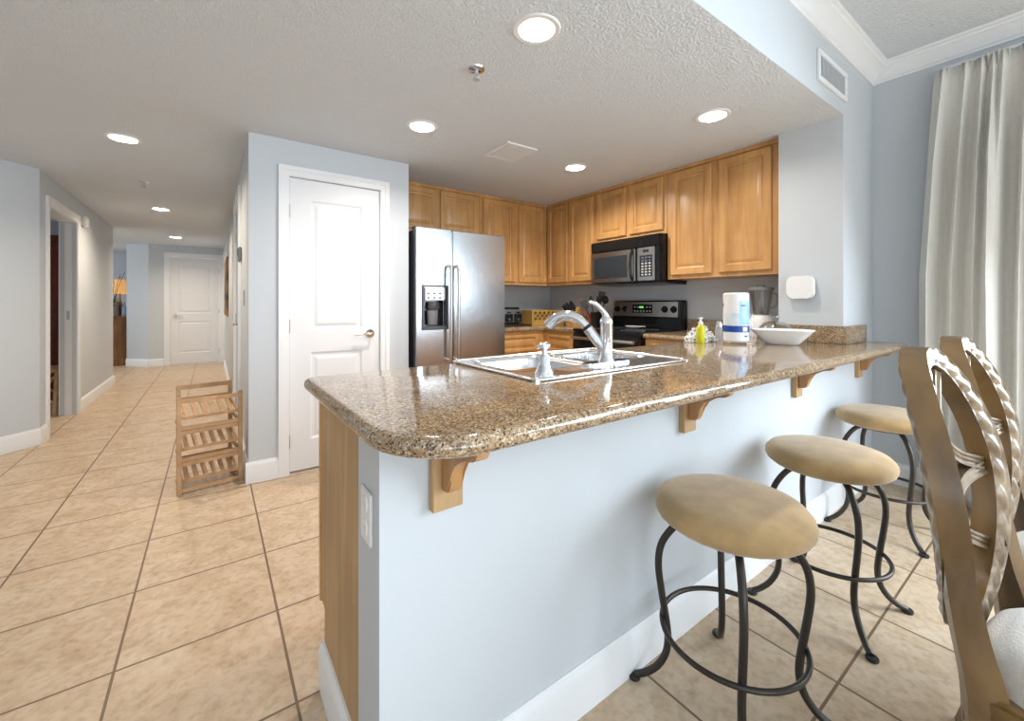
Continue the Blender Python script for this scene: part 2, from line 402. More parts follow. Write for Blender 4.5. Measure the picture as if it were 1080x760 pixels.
b.box(1.166, 1.266, 3.264, 3.91, 0, H)
struct(b.build('wall_pantry', M['wall'], smooth=0))
b = MB(); HD0, HD1 = 4.15, 4.93
b.box(0.19, 0.29, 3.264, HD0, 0, H); b.box(0.19, 0.29, HD1, 10.2, 0, H); b.box(0.19, 0.29, HD0, HD1, 2.05, H)
struct(b.build('wall_hall_right', M['wall'], smooth=0))
b = MB(); LD0, LD1 = 5.275, 6.19
b.box(-1.27, -1.15, 5.04, LD0, 0, H); b.box(-1.27, -1.15, LD1, 8.17, 0, H); b.box(-1.27, -1.15, LD0, LD1, 2.0, H)
struct(b.build('wall_hall_left', M['wall'], smooth=0))
b = MB(); b.prism([(-1.15, 5.04), (-3.4, 2.79), (-3.4, 2.95), (-1.23, 5.12)], 0, H); struct(b.build('wall_angled', M['wall'], smooth=0))
b = MB(); b.prism([(-4.6, 8.05), (-1.27, 8.05), (-1.27, 8.17), (-4.6, 8.17)], 0, H); struct(b.build('wall_bedroom_back', M['wall'], smooth=0))
b = MB(); b.box(-3.52, -3.4, -4.6, 2.95, 0, HL); struct(b.build('wall_left', M['wall'], smooth=0))
b = MB(); b.box(-4.6, -4.48, 2.95, 13, 0, HL); struct(b.build('wall_far_left', M['wall'], smooth=0))
# end of the hall: 45 degree chamfer then the wall with a door
b = MB(); b.prism([(-1.29, 10.46), (-0.95, 10.12), (-0.95, 10.25), (-1.20, 10.55), (-1.20, 12.2), (-1.29, 12.2)], 0, H)
ED0, ED1 = -0.645, 0.112
b.box(-0.95, ED0 - 0.01, 10.12, 10.25, 0, H); b.box(ED1 + 0.01, 0.29, 10.12, 10.25, 0, H); b.box(ED0 - 0.01, ED1 + 0.01, 10.12, 10.25, 2.045, H)
struct(b.build('wall_hall_end', M['wall'], smooth=0))
b = MB(); b.box(-4.6, -1.2, 12.2, 12.3, 0, H); struct(b.build('wall_far_room', M['wall'], smooth=0))
# living-room walls with their windows
b = MB(); b.box(XR, XR + 0.1, 0.1, 0.846, 0, HL); b.box(XR, XR + 0.1, -4.6, -3.3, 0, HL); b.box(XR, XR + 0.1, -3.3, 0.1, 2.45, HL)
struct(b.build('wall_right', M['wall'], smooth=0))
b = MB(); b.box(-3.4, -3.2, -4.6, -4.5, 0, HL); b.box(2.6, XR + 0.1, -4.6, -4.5, 0, HL); b.box(-3.2, 2.6, -4.6, -4.5, 2.5, HL)
struct(b.build('wall_back', M['wall'], smooth=0))
def window(nm, along, c, lo, hi, z1, cnt):
    fr = MB(); gl = MB()
    def bx(B, a0, a1, d0, d1, z0, z1_):
        if along == 'x': B.box(a0, a1, c + d0, c + d1, z0, z1_)
        else: B.box(c + d0, c + d1, a0, a1, z0, z1_)
    for k in range(cnt + 1):
        p = lo + (hi - lo) * k / cnt; bx(fr, p - 0.035, p + 0.035, -0.03, 0.03, 0.0, z1)
    bx(fr, lo + 0.001, hi - 0.001, -0.027, 0.027, 0.001, 0.08); bx(fr, lo + 0.001, hi - 0.001, -0.027, 0.027, z1 - 0.07, z1 - 0.001)
    f = struct(fr.build(nm, M['white'], smooth=0))
    bx(gl, lo, hi, -0.004, 0.004, 0.05, z1 - 0.04); gl.build('glass_pane', M['bulbglass'], f, smooth=0)
window('window_1', 'x', -4.55, -3.2, 2.6, 2.5, 4)
window('window_2', 'y', XR + 0.05, -3.3, 0.1, 2.45, 3)

# crown moulding, mitred in the corner
CR = [(0, -0.105), (0.010, -0.105), (0.012, -0.092), (0.020, -0.086), (0.026, -0.072), (0.042, -0.052), (0.060, -0.036), (0.076, -0.028), (0.080, -0.018), (0.092, -0.014), (0.094, 0.0), (0, 0.0)]
def crown(nm, start, end):
    b = MB(); A = [b.bm.verts.new(Vector(start(d, z))) for d, z in CR]; B = [b.bm.verts.new(Vector(end(d, z))) for d, z in CR]
    N = len(CR)
    for k in range(N): b.face([A[k], A[(k + 1) % N], B[(k + 1) % N], B[k]])
    b.face(A[::-1]); b.face(B); struct(b.build(nm, M['white'], smooth=25))
crown('trim_1', lambda d, z: (-3.4, 0.846 - d, HL + z), lambda d, z: (XR - d, 0.846 - d, HL + z))
crown('trim_2', lambda d, z: (XR - d, 0.846 - d, HL + z), lambda d, z: (XR - d, -4.5, HL + z))

# baseboards: profile extruded along a floor line; n = outward normal
BB = [(0, 0), (0.016, 0), (0.016, 0.108), (0.012, 0.122), (0.006, 0.130), (0.005, 0.135), (0, 0.135)]
def baseboard(nm, p0, p1, n):
    b = MB(); p0 = Vector((*p0, 0)); p1 = Vector((*p1, 0)); n = Vector((*n, 0)).normalized()
    t = (p1 - p0).normalized(); p0 = p0 - n * 0.0; 
    A = [b.bm.verts.new(p0 + n * d + Vector((0, 0, z))) for d, z in BB]; B = [b.bm.verts.new(p1 + n * d + Vector((0, 0, z))) for d, z in BB]
    for k in range(len(BB)): b.face([A[k], A[(k + 1) % len(BB)], B[(k + 1) % len(BB)], B[k]])
    b.face(A[::-1]); b.face(B); struct(b.build(nm, M['white'], smooth=25))
KX = 0.276   # end of the peninsula
baseboard('baseboard_peninsula_front', (KX, 0.846), (XR, 0.846), (0, -1))
baseboard('baseboard_peninsula_end', (KX, 0.995), (KX, 1.36), (-1, 0))
baseboard('baseboard_pantry_left', (0.174, 3.164), (0.366, 3.164), (0, -1))
baseboard('baseboard_pantry_right', (1.097, 3.164), (1.266, 3.164), (0, -1))
baseboard('baseboard_hall_right', (0.19, 3.164), (0.19, 4.06), (-1, 0))
baseboard('baseboard_hall_right_far', (0.19, 5.02), (0.19, 9.25), (-1, 0))
baseboard('baseboard_hall_left', (-1.15, 6.28), (-1.15, 8.17), (1, 0))
baseboard('baseboard_hall_left_near', (-1.15, 5.04), (-1.15, 5.19), (1, 0))
baseboard('baseboard_hall_left_end', (-1.134, 8.17), (-1.27, 8.17), (0, 1))
baseboard('baseboard_angled', (-1.15, 5.04), (-3.4, 2.79), (1, -1))
baseboard('baseboard_hall_end', (-0.95, 10.12), (-0.735, 10.12), (0, -1))
baseboard('baseboard_chamfer', (-1.29, 10.46), (-0.95, 10.12), (-1, -1))
baseboard('baseboard_right', (XR, 0.846), (XR, 0.1), (-1, 0))

# peninsula knee wall
struct(MB().box(KX, 3.0, 0.846, 0.995, 0, 0.879).build('wall_peninsula', M['wall'], smooth=0))

# ------------------------------------------------------------------ doors
def two_panel_leaf(b, f, w, h, t, rails=(0.115, 0.33, 0.46, 0.12), stile=0.125, m=None):
    # f(u, v, d): d out of the face.  slab behind, stiles and rails in front, raised panels between
    def bx(u0, u1, v0, v1, d0, d1):
        vs = [b.bm.verts.new(Vector(f(u, v, d))) for d in (d0, d1) for u, v in ((u0, v0), (u1, v0), (u1, v1), (u0, v1))]
        for q in ((3, 2, 1, 0), (4, 5, 6, 7), (0, 1, 5, 4), (1, 2, 6, 5), (2, 3, 7, 6), (3, 0, 4, 7)): b.face([vs[i] for i in q], m)
    bx(0.001, w - 0.001, 0.001, h - 0.001, -t, -0.0102)
    vb, vm0, vm1, vt = rails
    ys = [(0, 0.20), (0.805, 0.955), (h - 0.135, h)]
    bx(0, stile, 0, h, -0.010, 0); bx(w - stile, w, 0, h, -0.010, 0)
    for v0, v1 in ys: bx(stile, w - stile, v0, v1, -0.010, 0)
    for v0, v1 in ((0.20, 0.805), (0.955, h - 0.135)):
        b.loops(lambda u, v, d: f(stile + u, v0 + v, d), w - 2 * stile, v1 - v0, [(0, -0.0005), (0.006, -0.003), (0.014, -0.0095), (0.030, -0.0095), (0.046, -0.003), (0.056, -0.002)], m, back=False)
def lever(parent, f, dirn, mt):      # f(u,v,d), dirn = +1/-1 along u
    b = MB(); c = [f(0, 0, d) for d in (0, 0.008, 0.012)]
    b.tube([f(0, 0, 0), f(0, 0, 0.007), f(0, 0, 0.013)], [0.033, 0.033, 0.026], 24)
    b.tube(spline([f(0, 0, 0.012), f(0, 0, 0.045), f(0.012 * dirn, 0, 0.055), f(0.05 * dirn, 0.003, 0.056), f(0.115 * dirn, -0.004, 0.054)], 6), 0.0085, 12)
    return b.build('door_handle', mt, parent)
def hinges(parent, f, h, mt):
    for v in (0.22, h / 2, h - 0.22):
        b = MB(); b.tube([f(-0.006, v - 0.045, 0.004), f(-0.006, v + 0.045, 0.004)], 0.0065, 8)
        b.build('hinge', mt, parent)
def casing(nm, f, w, h, cw=0.062, t=0.018, jamb=0.1):
    # flat casing with an outer bead, mitred as boxes; f(u,v,d)
    b = MB()
    def bx(u0, u1, v0, v1, d0, d1):
        vs = [b.bm.verts.new(Vector(f(u, v, d))) for d in (d0, d1) for u, v in ((u0, v0), (u1, v0), (u1, v1), (u0, v1))]
        for q in ((3, 2, 1, 0), (4, 5, 6, 7), (0, 1, 5, 4), (1, 2, 6, 5), (2, 3, 7, 6), (3, 0, 4, 7)): b.face([vs[i] for i in q])
    g = 0.008
    for a, e, x in ((0.0, t * 0.65, 0.0), (cw * 0.55, t, 0.0008)):
        bx(-g - cw - x, -g - a, 0, h + g + cw + x, x, e); bx(w + g + a, w + g + cw + x, 0, h + g + cw + x, x, e); bx(-g - a + 1e-4, w + g + a - 1e-4, h + g + a, h + g + cw + x - 1e-4, x, e - 1e-4)
    # jamb lining
    bx(-g - 0.004, -0.003, 0, h + g, -jamb, 0.004); bx(w + 0.003, w + g + 0.004, 0, h + g, -jamb, 0.004); bx(-0.003, w + 0.003, h + 0.003, h + g + 0.004, -jamb, 0.0035)
    return struct(b.build(nm, M['white'], smooth=0))
# pantry door
fp = lambda u, v, d: (PX0 + u, 3.176 - d, 0.012 + v)
b = MB(); two_panel_leaf(b, fp, PX1 - PX0, 2.0, 0.035); d1 = struct(b.build('door_1', M['doorwhite'], smooth=0))
lever(d1, lambda u, v, d: (0.965 + u, 3.176 - d, 0.93 + v), -1, M['chrome']); hinges(d1, lambda u, v, d: (PX0 + u, 3.168 - d, v), 2.0, M['steelh'])
casing('trim_3', lambda u, v, d: (PX0 + u, 3.164 - d, v), PX1 - PX0, 2.014)
# door at the end of the hall
fe = lambda u, v, d: (ED0 + u, 10.135 - d, 0.012 + v)
b = MB(); two_panel_leaf(b, fe, ED1 - ED0, 2.02, 0.035); d2 = struct(b.build('door_2', M['doorwhite'], smooth=0))
lever(d2, lambda u, v, d: (ED0 + 0.075 + u, 10.135 - d, 0.93 + v), 1, M['brass']); hinges(d2, lambda u, v, d: (ED1 + 0.010 + u, 10.125 - d, v), 2.02, M['steelh'])
casing('trim_4', lambda u, v, d: (ED0 + u, 10.12 - d, v), ED1 - ED0, 2.035, cw=0.075)
# closet door in the right hall wall
fh = lambda u, v, d: (0.205 - d, HD0 + u, 0.012 + v)
b = MB(); two_panel_leaf(b, fh, HD1 - HD0, 2.02, 0.035); d3 = struct(b.build('door_3', M['doorwhite'], smooth=0))
lever(d3, lambda u, v, d: (0.205 - d, HD0 + 0.07 + u, 0.98 + v), 1, M['brass']); hinges(d3, lambda u, v, d: (0.195 - d, HD1 + 0.01 + u, v), 2.02, M['steelh'])
casing('trim_5', lambda u, v, d: (0.19 - d, HD0 + u, v), HD1 - HD0, 2.035, cw=0.08)
casing('trim_6', lambda u, v, d: (0.19 - d, 9.35 + u, v), 0.70, 2.035, cw=0.07, jamb=0.001)
# open doorway on the left, pocket door hidden in the wall
o = casing('trim_7', lambda u, v, d: (-1.15 + d, LD0 + u, v), LD1 - LD0, 1.995, cw=0.075, jamb=0.13)
b = MB(); b.box(-1.235, -1.185, LD1 - 0.006, LD1 + 0.0, 0.0, 1.99)
pk = struct(b.build('door_4', M['doorwhite'], smooth=0))
MB().box(-1.222, -1.198, LD1 - 0.010, LD1 - 0.005, 0.99, 1.08, 0.001).build('latch', M['lightgrey'], pk)

# ------------------------------------------------------------------ kitchen cabinets
def raised_door(b, f, w, h, st=0.055):
    b.loops(f, w, h, [(0.0, 0.0), (0.0, 0.015), (0.005, 0.020), (st - 0.005, 0.020), (st, 0.010), (st + 0.010, 0.007), (st + 0.032, 0.0175), (st + 0.036, 0.0185)])
FY = 3.585      # face of the back-wall cabinets
FX = 3.070      # face of the right-wall cabinets
fb = lambda u0, v0, y=FY: (lambda u, v, d: (u0 + u, y - d, v0 + v))
fr = lambda u0, v0, x=FX: (lambda u, v, d: (x - d, u0 + u, v0 + v))
def cabinet(nm, label, cat, body, doors, fac, base, group=None, doorname='door', knob=False):
    t = thing(nm, base, label, cat, group)
    bb = MB()
    for bx in body: bb.box(*bx, 0.0015)
    bb.build('body', M['maple'], t, smooth=0)
    for (u0, v0, w_, h_) in doors:
        d = MB(); raised_door(d, fac(u0, v0), w_, h_); d.build(doorname, M['maple'], t, smooth=20)
    return t
TOP = H - 0.002
cabinet('upper_cabinet', 'short two-door maple wall cabinet above the refrigerator', 'cabinet', [(1.268, 2.178, FY, 3.908, 1.80, TOP), (1.268, 2.178, FY - 0.012, FY + 0.01, TOP - 0.028, TOP)],
        [(1.295, 1.835, 0.415, 0.385), (1.742, 1.835, 0.415, 0.385)], fb, (1.72, 3.75, 1.80), 'maple wall cabinets')
cabinet('upper_cabinet', 'tall two-door maple wall cabinet right of the refrigerator, above the toaster', 'cabinet', [(2.180, 3.068, FY, 3.908, 1.355, TOP), (2.180, FX, FY - 0.012, FY + 0.01, TOP - 0.028, TOP)],
        [(2.212, 1.385, 0.405, 0.835), (2.662, 1.385, 0.375, 0.835)], fb, (2.62, 3.75, 1.355), 'maple wall cabinets')
cabinet('upper_cabinet', 'two-door maple wall cabinet in the corner, left of the microwave', 'cabinet', [(FX, 3.388, 2.852, 3.906, 1.355, TOP), (FX - 0.012, FX + 0.01, 2.852, FY - 0.012, TOP - 0.028, TOP)],
        [(3.245, 1.385, 0.315, 0.835), (2.885, 1.385, 0.325, 0.835)], fr, (3.23, 3.35, 1.355), 'maple wall cabinets')
cabinet('upper_cabinet', 'short two-door maple wall cabinet directly above the microwave', 'cabinet', [(FX, 3.388, 2.054, 2.850, 1.742, TOP), (FX - 0.012, FX + 0.01, 2.054, 2.850, TOP - 0.028, TOP)],
        [(2.475, 1.775, 0.345, 0.445), (2.090, 1.775, 0.345, 0.445)], fr, (3.23, 2.45, 1.742), 'maple wall cabinets')
cabinet('upper_cabinet', 'large two-door maple wall cabinet between the microwave and the column', 'cabinet', [(FX, 3.388, 1.195, 2.052, 1.355, TOP), (FX - 0.012, FX + 0.01, 1.195, 2.052, TOP - 0.028, TOP)],
        [(1.672, 1.385, 0.345, 0.835), (1.255, 1.385, 0.360, 0.835)], fr, (3.23, 1.62, 1.355), 'maple wall cabinets')
# base cabinets
BY = 3.305; BXF = 2.785
t = cabinet('base_cabinet', 'maple base cabinet with drawer beside the refrigerator, under the toaster', 'cabinet', [(2.17, 2.80, BY, 3.908, 0.10, 0.879), (2.17, 2.80, BY + 0.06, 3.908, 0, 0.10)],
            [(2.20, 0.12, 0.49, 0.53)], lambda a, c: fb(a, c, BY), (2.48, 3.6, 0), 'maple base cabinets')
d = MB(); raised_door(d, fb(2.20, 0.68, BY), 0.49, 0.165, 0.03); d.build('drawer', M['maple'], t, smooth=20)
t = cabinet('base_cabinet', 'maple corner base cabinet between the corner and the range', 'cabinet', [(BXF, 3.388, 2.838, 3.303, 0.10, 0.879), (BXF + 0.06, 3.388, 2.838, 3.303, 0, 0.10)],
            [(2.87, 0.12, 0.37, 0.53)], lambda a, c: fr(a, c, BXF), (3.05, 3.1, 0), 'maple base cabinets')
d = MB(); raised_door(d, fr(2.87, 0.68, BXF), 0.37, 0.165, 0.03); d.build('drawer', M['maple'], t, smooth=20)
t = cabinet('base_cabinet', 'maple base cabinet right of the range, under the countertop return', 'cabinet', [(BXF, 3.388, 1.42, 2.060, 0.10, 0.879), (BXF + 0.06, 3.388, 1.42, 2.060, 0, 0.10)],
            [(1.47, 0.12, 0.52, 0.53)], lambda a, c: fr(a, c, BXF), (3.05, 1.75, 0), 'maple base cabinets')
d = MB(); raised_door(d, fr(1.47, 0.68, BXF), 0.52, 0.165, 0.03); d.build('drawer', M['maple'], t, smooth=20)
# peninsula base cabinet: hollow under the sink
t = thing('sink_cabinet', (1.4, 1.2, 0), 'long maple sink cabinet under the granite peninsula, plain end panel', 'cabinet')
b = MB(); b.box(KX + 0.02, 2.99, 1.02, 1.395, 0.10, 0.60); b.box(KX + 0.02, 2.99, 1.02, 1.335, 0, 0.10); b.box(1.80, 2.99, 1.02, 1.395, 0.60, 0.878); b.build('body', M['maple'], t, smooth=0)
b = MB(); b.prism([(0.997, 0.0), (1.352, 0.0), (1.352, 0.235), (1.398, 0.235), (1.398, 0.879), (0.997, 0.879)], KX, KX + 0.018, 'yz'); b.build('end_panel', M['panelwood'], t, smooth=0)['label'] = 'plain tan end panel'
b = MB(); b.box(KX - 0.004, KX + 0.03, 1.396, 1.416, 0.23, 0.879, 0.002); b.box(KX + 0.03, 2.70, 1.396, 1.416, 0.10, 0.879); b.build('face_frame', M['maple'], t, smooth=0)
for k in range(5):
    d = MB(); u0 = KX + 0.06 + k * 0.47; raised_door(d, (lambda u0: (lambda u, v, dd: (u0 + u, 1.416 + dd, 0.14 + v)))(u0), 0.43, 0.70); d.build('door', M['maple'], t, smooth=20)

# ------------------------------------------------------------------ granite tops
def slab(b, poly, z0, z1, r=0.019, seg=7):
    # full bullnose: the outline is inset along its vertex normals while the height runs round a half circle
    P = [Vector((x, y, 0)) for x, y in poly]; N = len(P)
    area2 = sum(P[i].x * P[(i + 1) % N].y - P[(i + 1) % N].x * P[i].y for i in range(N)); sg = 1 if area2 > 0 else -1
    nor = []
    for i in range(N):
        e0 = (P[i] - P[i - 1]).normalized(); e1 = (P[(i + 1) % N] - P[i]).normalized()
        n0 = Vector((e0.y, -e0.x, 0)) * sg; n1 = Vector((e1.y, -e1.x, 0)) * sg
        m_ = (n0 + n1).normalized(); nor.append(m_ / max(0.3, m_.dot(n0)))
    zc = (z0 + z1) / 2; hh = (z1 - z0) / 2; rings = []
    for k in range(2 * seg + 1):
        ph = -PI / 2 + PI * k / (2 * seg)
        rings.append([b.bm.verts.new((p.x - n_.x * r * (1 - math.cos(ph)), p.y - n_.y * r * (1 - math.cos(ph)), zc + hh * math.sin(ph))) for p, n_ in zip(P, nor)])
    for A, B in zip(rings, rings[1:]):
        for k in range(N): b.face([A[k], A[(k + 1) % N], B[(k + 1) % N], B[k]])
    b.face(rings[0][::-1]); b.face(rings[-1])
def arc(cx, cy, r, a0, a1, n=8): return [(cx + r * math.cos(math.radians(a0 + (a1 - a0) * k / n)), cy + r * math.sin(math.radians(a0 + (a1 - a0) * k / n))) for k in range(n + 1)]
ct = thing('countertop', (1.8, 1.0, 0.88), 'speckled brown granite peninsula countertop with rounded corners', 'countertop')
poly = [(3.36, 0.844), (2.999, 0.844), (2.999, 1.192), (3.388, 1.192), (3.388, 2.062), (2.755, 2.062), (2.755, 1.47)] \
    + arc(0.272, 1.430, 0.04, 90, 180, 6) + arc(0.405, 0.80, 0.170, 180, 270, 14) + arc(3.33, 0.66, 0.03, 270, 360, 5)
b = MB(); slab(b, poly, 0.880, 0.920)
cto = b.build('slab', M['granite'], ct, smooth=50)
cutm = MB().box(0.80, 1.55, 1.085, 1.455, 0.8, 1.0).build('cutter', M['granite'], smooth=0)
md = cto.modifiers.new('sink_hole', 'BOOLEAN'); md.object = cutm; md.solver = 'EXACT'
bpy.context.view_layer.update(); dg = bpy.context.evaluated_depsgraph_get()
me = bpy.data.meshes.new_from_object(cto.evaluated_get(dg)); cto.modifiers.clear(); cto.data = me; bpy.data.objects.remove(cutm)
b = MB(); b.box(2.978, 2.999, 0.825, 1.19, 0.9202, 1.022, 0.002); b.build('backsplash', M['granite'], ct, smooth=0)
b = MB(); b.box(2.9995, 3.355, 0.825, 0.8445, 0.9202, 1.022, 0.002); b.build('backsplash', M['granite'], ct, smooth=0)
b = MB(); b.box(3.368, 3.389, 1.192, 2.058, 0.9202, 1.022, 0.002); b.build('backsplash', M['granite'], ct, smooth=0)
c2 = thing('countertop', (2.9, 3.5, 0.88), 'L-shaped granite countertop in the back corner under the wall cabinets', 'countertop')
b = MB(); slab(b, [(2.165, 3.275), (2.755, 3.275), (2.755, 2.832), (3.388, 2.832), (3.388, 3.908), (2.165, 3.908)], 0.880, 0.920, 0.012)
b.build('slab', M['granite'], c2, smooth=50)
b = MB(); b.box(2.165, 3.388, 3.888, 3.908, 0.9202, 1.022, 0.002); b.build('backsplash', M['granite'], c2, smooth=0)
b = MB(); b.box(3.368, 3.388, 2.832, 3.886, 0.9202, 1.022, 0.002); b.build('backsplash', M['granite'], c2, smooth=0)

# corbels
def corbel():
    t = thing('corbel', (0, 0, 0), '', 'bracket', 'maple corbels under the overhang')
    b = MB(); b.box(-0.037, 0.037, -0.022, 0.0, -0.178, 0.0, 0.002); b.build('back_plate', M['panelwood'], t)
    prof = [(-0.022, 0.0), (-0.166, 0.0), (-0.166, -0.022), (-0.152, -0.033), (-0.130, -0.036), (-0.104, -0.044), (-0.080, -0.060), (-0.065, -0.084), (-0.059, -0.112), (-0.050, -0.129), (-0.022, -0.133)]
    b = MB(); b.prism(prof, -0.017, 0.017, 'yz', bev=0.003); b.build('bracket', M['corbelwood'], t, smooth=30)
    return t
CL = ['maple corbel nearest the rounded counter end, beside the outlet corner', 'second maple corbel from the rounded counter end', 'third maple corbel from the rounded counter end, above the middle stool', 'farthest maple corbel, by the curtain wall above the far stool']
c0 = corbel()
for k, x in enumerate((0.421, 1.368, 2.31, 3.235)):
    if k == 0: c0.location = (x, 0.846, 0.880); c0['label'] = CL[0]
    else: dup(c0, (x, 0.846, 0.880), 0, CL[k])

# ------------------------------------------------------------------ refrigerator
fg = thing('refrigerator', (1.7, 3.5, 0), 'stainless side-by-side refrigerator with water dispenser beside the pantry wall', 'refrigerator')
b = MB(); b.box(1.292, 2.148, 3.165, 3.87, 0.02, 1.742, 0.006); b.box(1.31, 2.13, 3.175, 3.86, 0.0, 0.03); b.build('body', M['blackmatte'], fg)
FYF = 3.078; SPL = 1.602
def fdoor(nm, x0, x1, hole=None):
    b = MB()
    if not hole: b.box(x0, x1, FYF, 3.150, 0.06, 1.757, 0.012, seg=4)
    else:
        hx0, hx1, hz0, hz1 = hole
        # front skin with a hole: prism outline pieces
        b.box(x0, hx0, FYF, 3.150, 0.06, 1.757, 0.0); b.box(hx1, x1, FYF, 3.150, 0.06, 1.757, 0.0)
        b.box(hx0, hx1, FYF, 3.150, 0.06, hz0, 0.0); b.box(hx0, hx1, FYF, 3.150, hz1, 1.757, 0.0)
        b.box(hx0, hx1, 3.145, 3.150, hz0, hz1)
    return b.build(nm, M['steel'], fg, smooth=30)
fz = fdoor('freezer_door', 1.296, SPL - 0.004, (1.352, 1.560, 0.965, 1.285)); frd = fdoor('fridge_door', SPL + 0.004, 2.144)
b = MB(); b.box(1.296, 2.144, 3.12, 3.168, 1.745, 1.768, 0.004); b.build('hinge_cover', M['blackmatte'], fg)
for x, par in ((SPL - 0.034, fz), (SPL + 0.036, frd)):
    b = MB(); b.tube(spline([(x, FYF + 0.005, 1.462), (x, FYF - 0.045, 1.455), (x, FYF - 0.058, 1.40), (x, FYF - 0.060, 1.1), (x, FYF - 0.058, 0.76), (x, FYF - 0.045, 0.70), (x, FYF + 0.005, 0.693)], 6), 0.0125, 14)
    b.build('handle', M['steelh'], par)
dp = MB()
dp.box(1.340, 1.358, FYF - 0.012, FYF + 0.03, 0.945, 1.305, 0.003); dp.box(1.554, 1.572, FYF - 0.012, FYF + 0.03, 0.945, 1.305, 0.003)
dp.box(1.358, 1.554, FYF - 0.012, FYF + 0.03, 1.288, 1.305, 0.002); dp.box(1.358, 1.554, FYF - 0.014, FYF + 0.05, 0.945, 0.972, 0.002)
dpo = dp.build('dispenser', M['greyplastic'], fz)
MB().box(1.358, 1.554, FYF + 0.056, FYF + 0.064, 0.972, 1.288).build('recess_back', M['black'], dpo, smooth=0)
b = MB(); b.box(1.366, 1.546, FYF - 0.006, FYF + 0.02, 1.182, 1.284, 0.004); b.build('control_panel', M['silverpanel'], dpo)
for k in range(3):
    for j in range(2): MB().box(1.385 + k * 0.05, 1.405 + k * 0.05, FYF - 0.009, FYF - 0.005, 1.195 + j * 0.035, 1.207 + j * 0.035, 0.001).build('button', M['greyplastic'], dpo)
b = MB(); b.lathe([(0.0, 1.17), (0.05, 1.17), (0.055, 1.12), (0.035, 1.095), (0.02, 1.08), (0, 1.08)], (1.455, FYF + 0.035, 0), 20, sy=0.4); b.build('spout', M['greyplastic'], dpo)
b = MB(); b.lathe([(0.038, 0.985), (0.042, 0.99), (0.046, 1.09), (0.05, 1.10), (0, 1.10)], (1.445, FYF + 0.030, 0), 24, sy=0.5); b.build('paddle', M['midgrey'], dpo)

# ------------------------------------------------------------------ microwave
mw = thing('microwave', (3.2, 2.45, 1.335), 'black and stainless over-the-range microwave under the short cabinet', 'microwave')
b = MB(); b.box(3.005, 3.386, 2.062, 2.842, 1.345, 1.739, 0.006); b.prism([(3.03, 1.345), (3.386, 1.345), (3.386, 1.322), (3.10, 1.328)], 2.075, 2.83, 'xz'); b.build('body', M['black'], mw)
MXF = 2.985
b = MB(); b.box(MXF, 3.01, 2.066, 2.838, 1.637, 1.737, 0.008); b.build('vent_grille', M['black'], mw)
b = MB(); b.box(MXF - 0.004, 3.01, 2.315, 2.836, 1.352, 1.633, 0.006); md_ = b.build('door', M['steelh'], mw)
b = MB(); b.box(MXF - 0.007, MXF - 0.002, 2.395, 2.79, 1.392, 1.588, 0.002); b.build('window', M['darkglass'], md_)
b = MB(); b.tube(spline([(MXF - 0.002, 2.342, 1.625), (MXF - 0.030, 2.338, 1.58), (MXF - 0.040, 2.338, 1.49), (MXF - 0.030, 2.338, 1.40), (MXF - 0.002, 2.342, 1.362)], 6), 0.011, 12, flat=1.3); b.build('handle', M['black'], md_)
b = MB(); b.box(MXF - 0.004, 3.01, 2.118, 2.290, 1.352, 1.633, 0.005); cp = b.build('control_panel', M['steelh'], mw)
b = MB(); b.box(MXF - 0.007, MXF - 0.003, 2.138, 2.262, 1.385, 1.565, 0.001); kp = b.build('keypad', M['blackmatte'], cp)
for j in range(7):
    for k in range(3):
        b = MB(); b.box(MXF - 0.009, MXF - 0.006, 2.150 + k * 0.036, 2.172 + k * 0.036, 1.394 + j * 0.024, 1.406 + j * 0.024, 0.0015); b.build('key', M['print'] if j < 5 else M['keys'], kp)
b = MB(); b.box(MXF - 0.006, MXF - 0.003, 2.172, 2.232, 1.592, 1.612, 0.001); b.build('badge', M['blackmatte'], cp)
b = MB(); b.box(2.995, 3.03, 2.066, 2.112, 1.348, 1.737, 0.008); b.build('side_trim', M['black'], mw)

# ------------------------------------------------------------------ range
rg = thing('range', (3.05, 2.45, 0), 'black electric range with stainless control panel under the microwave', 'range')
b = MB(); b.box(2.76, 3.36, 2.072, 2.826, 0.02, 0.905, 0.004); b.box(2.80, 3.34, 2.09, 2.81, 0, 0.03); b.build('body', M['black'], rg)
b = MB(); b.box(2.730, 3.30, 2.068, 2.829, 0.905, 0.926, 0.006); b.build('cooktop', M['black'], rg)
b = MB(); b.box(2.728, 2.765, 2.08, 2.818, 0.20, 0.885, 0.006); dr = b.build('oven_door', M['black'], rg)
b = MB(); b.tube([(2.690, 2.80, 0.845), (2.690, 2.10, 0.845)], 0.013, 14); b.tube([(2.735, 2.77, 0.845), (2.690, 2.77, 0.845)], 0.010); b.tube([(2.735, 2.13, 0.845), (2.690, 2.13, 0.845)], 0.010); b.build('handle', M['steelh'], dr)
b = MB(); b.prism([(3.29, 0.926), (3.386, 0.926), (3.386, 1.185), (3.335, 1.185), (3.305, 1.03), (3.29, 1.02)], 2.068, 2.829, 'xz', bev=0.004); bg = b.build('backguard', M['black'], rg)
def bgp(u, v, d): # sloped face
    x = 3.300 + (v) * 0.155 / 1.0 * 0.19; return (x - d, 2.448 + u, 1.035 + v)
b = MB(); 
def slant(b, u0, u1, v0, v1, d0, d1):
    vs = [b.bm.verts.new(Vector(bgp(u, v, d))) for d in (d0, d1) for u, v in ((u0, v0), (u1, v0), (u1, v1), (u0, v1))]
    for q in ((3, 2, 1, 0), (4, 5, 6, 7), (0, 1, 5, 4), (1, 2, 6, 5), (2, 3, 7, 6), (3, 0, 4, 7)): b.face([vs[i] for i in q])
slant(b, -0.345, 0.365, 0.0, 0.135, -0.05, 0.006); pn = b.build('control_panel', M['steelh'], bg, smooth=0)
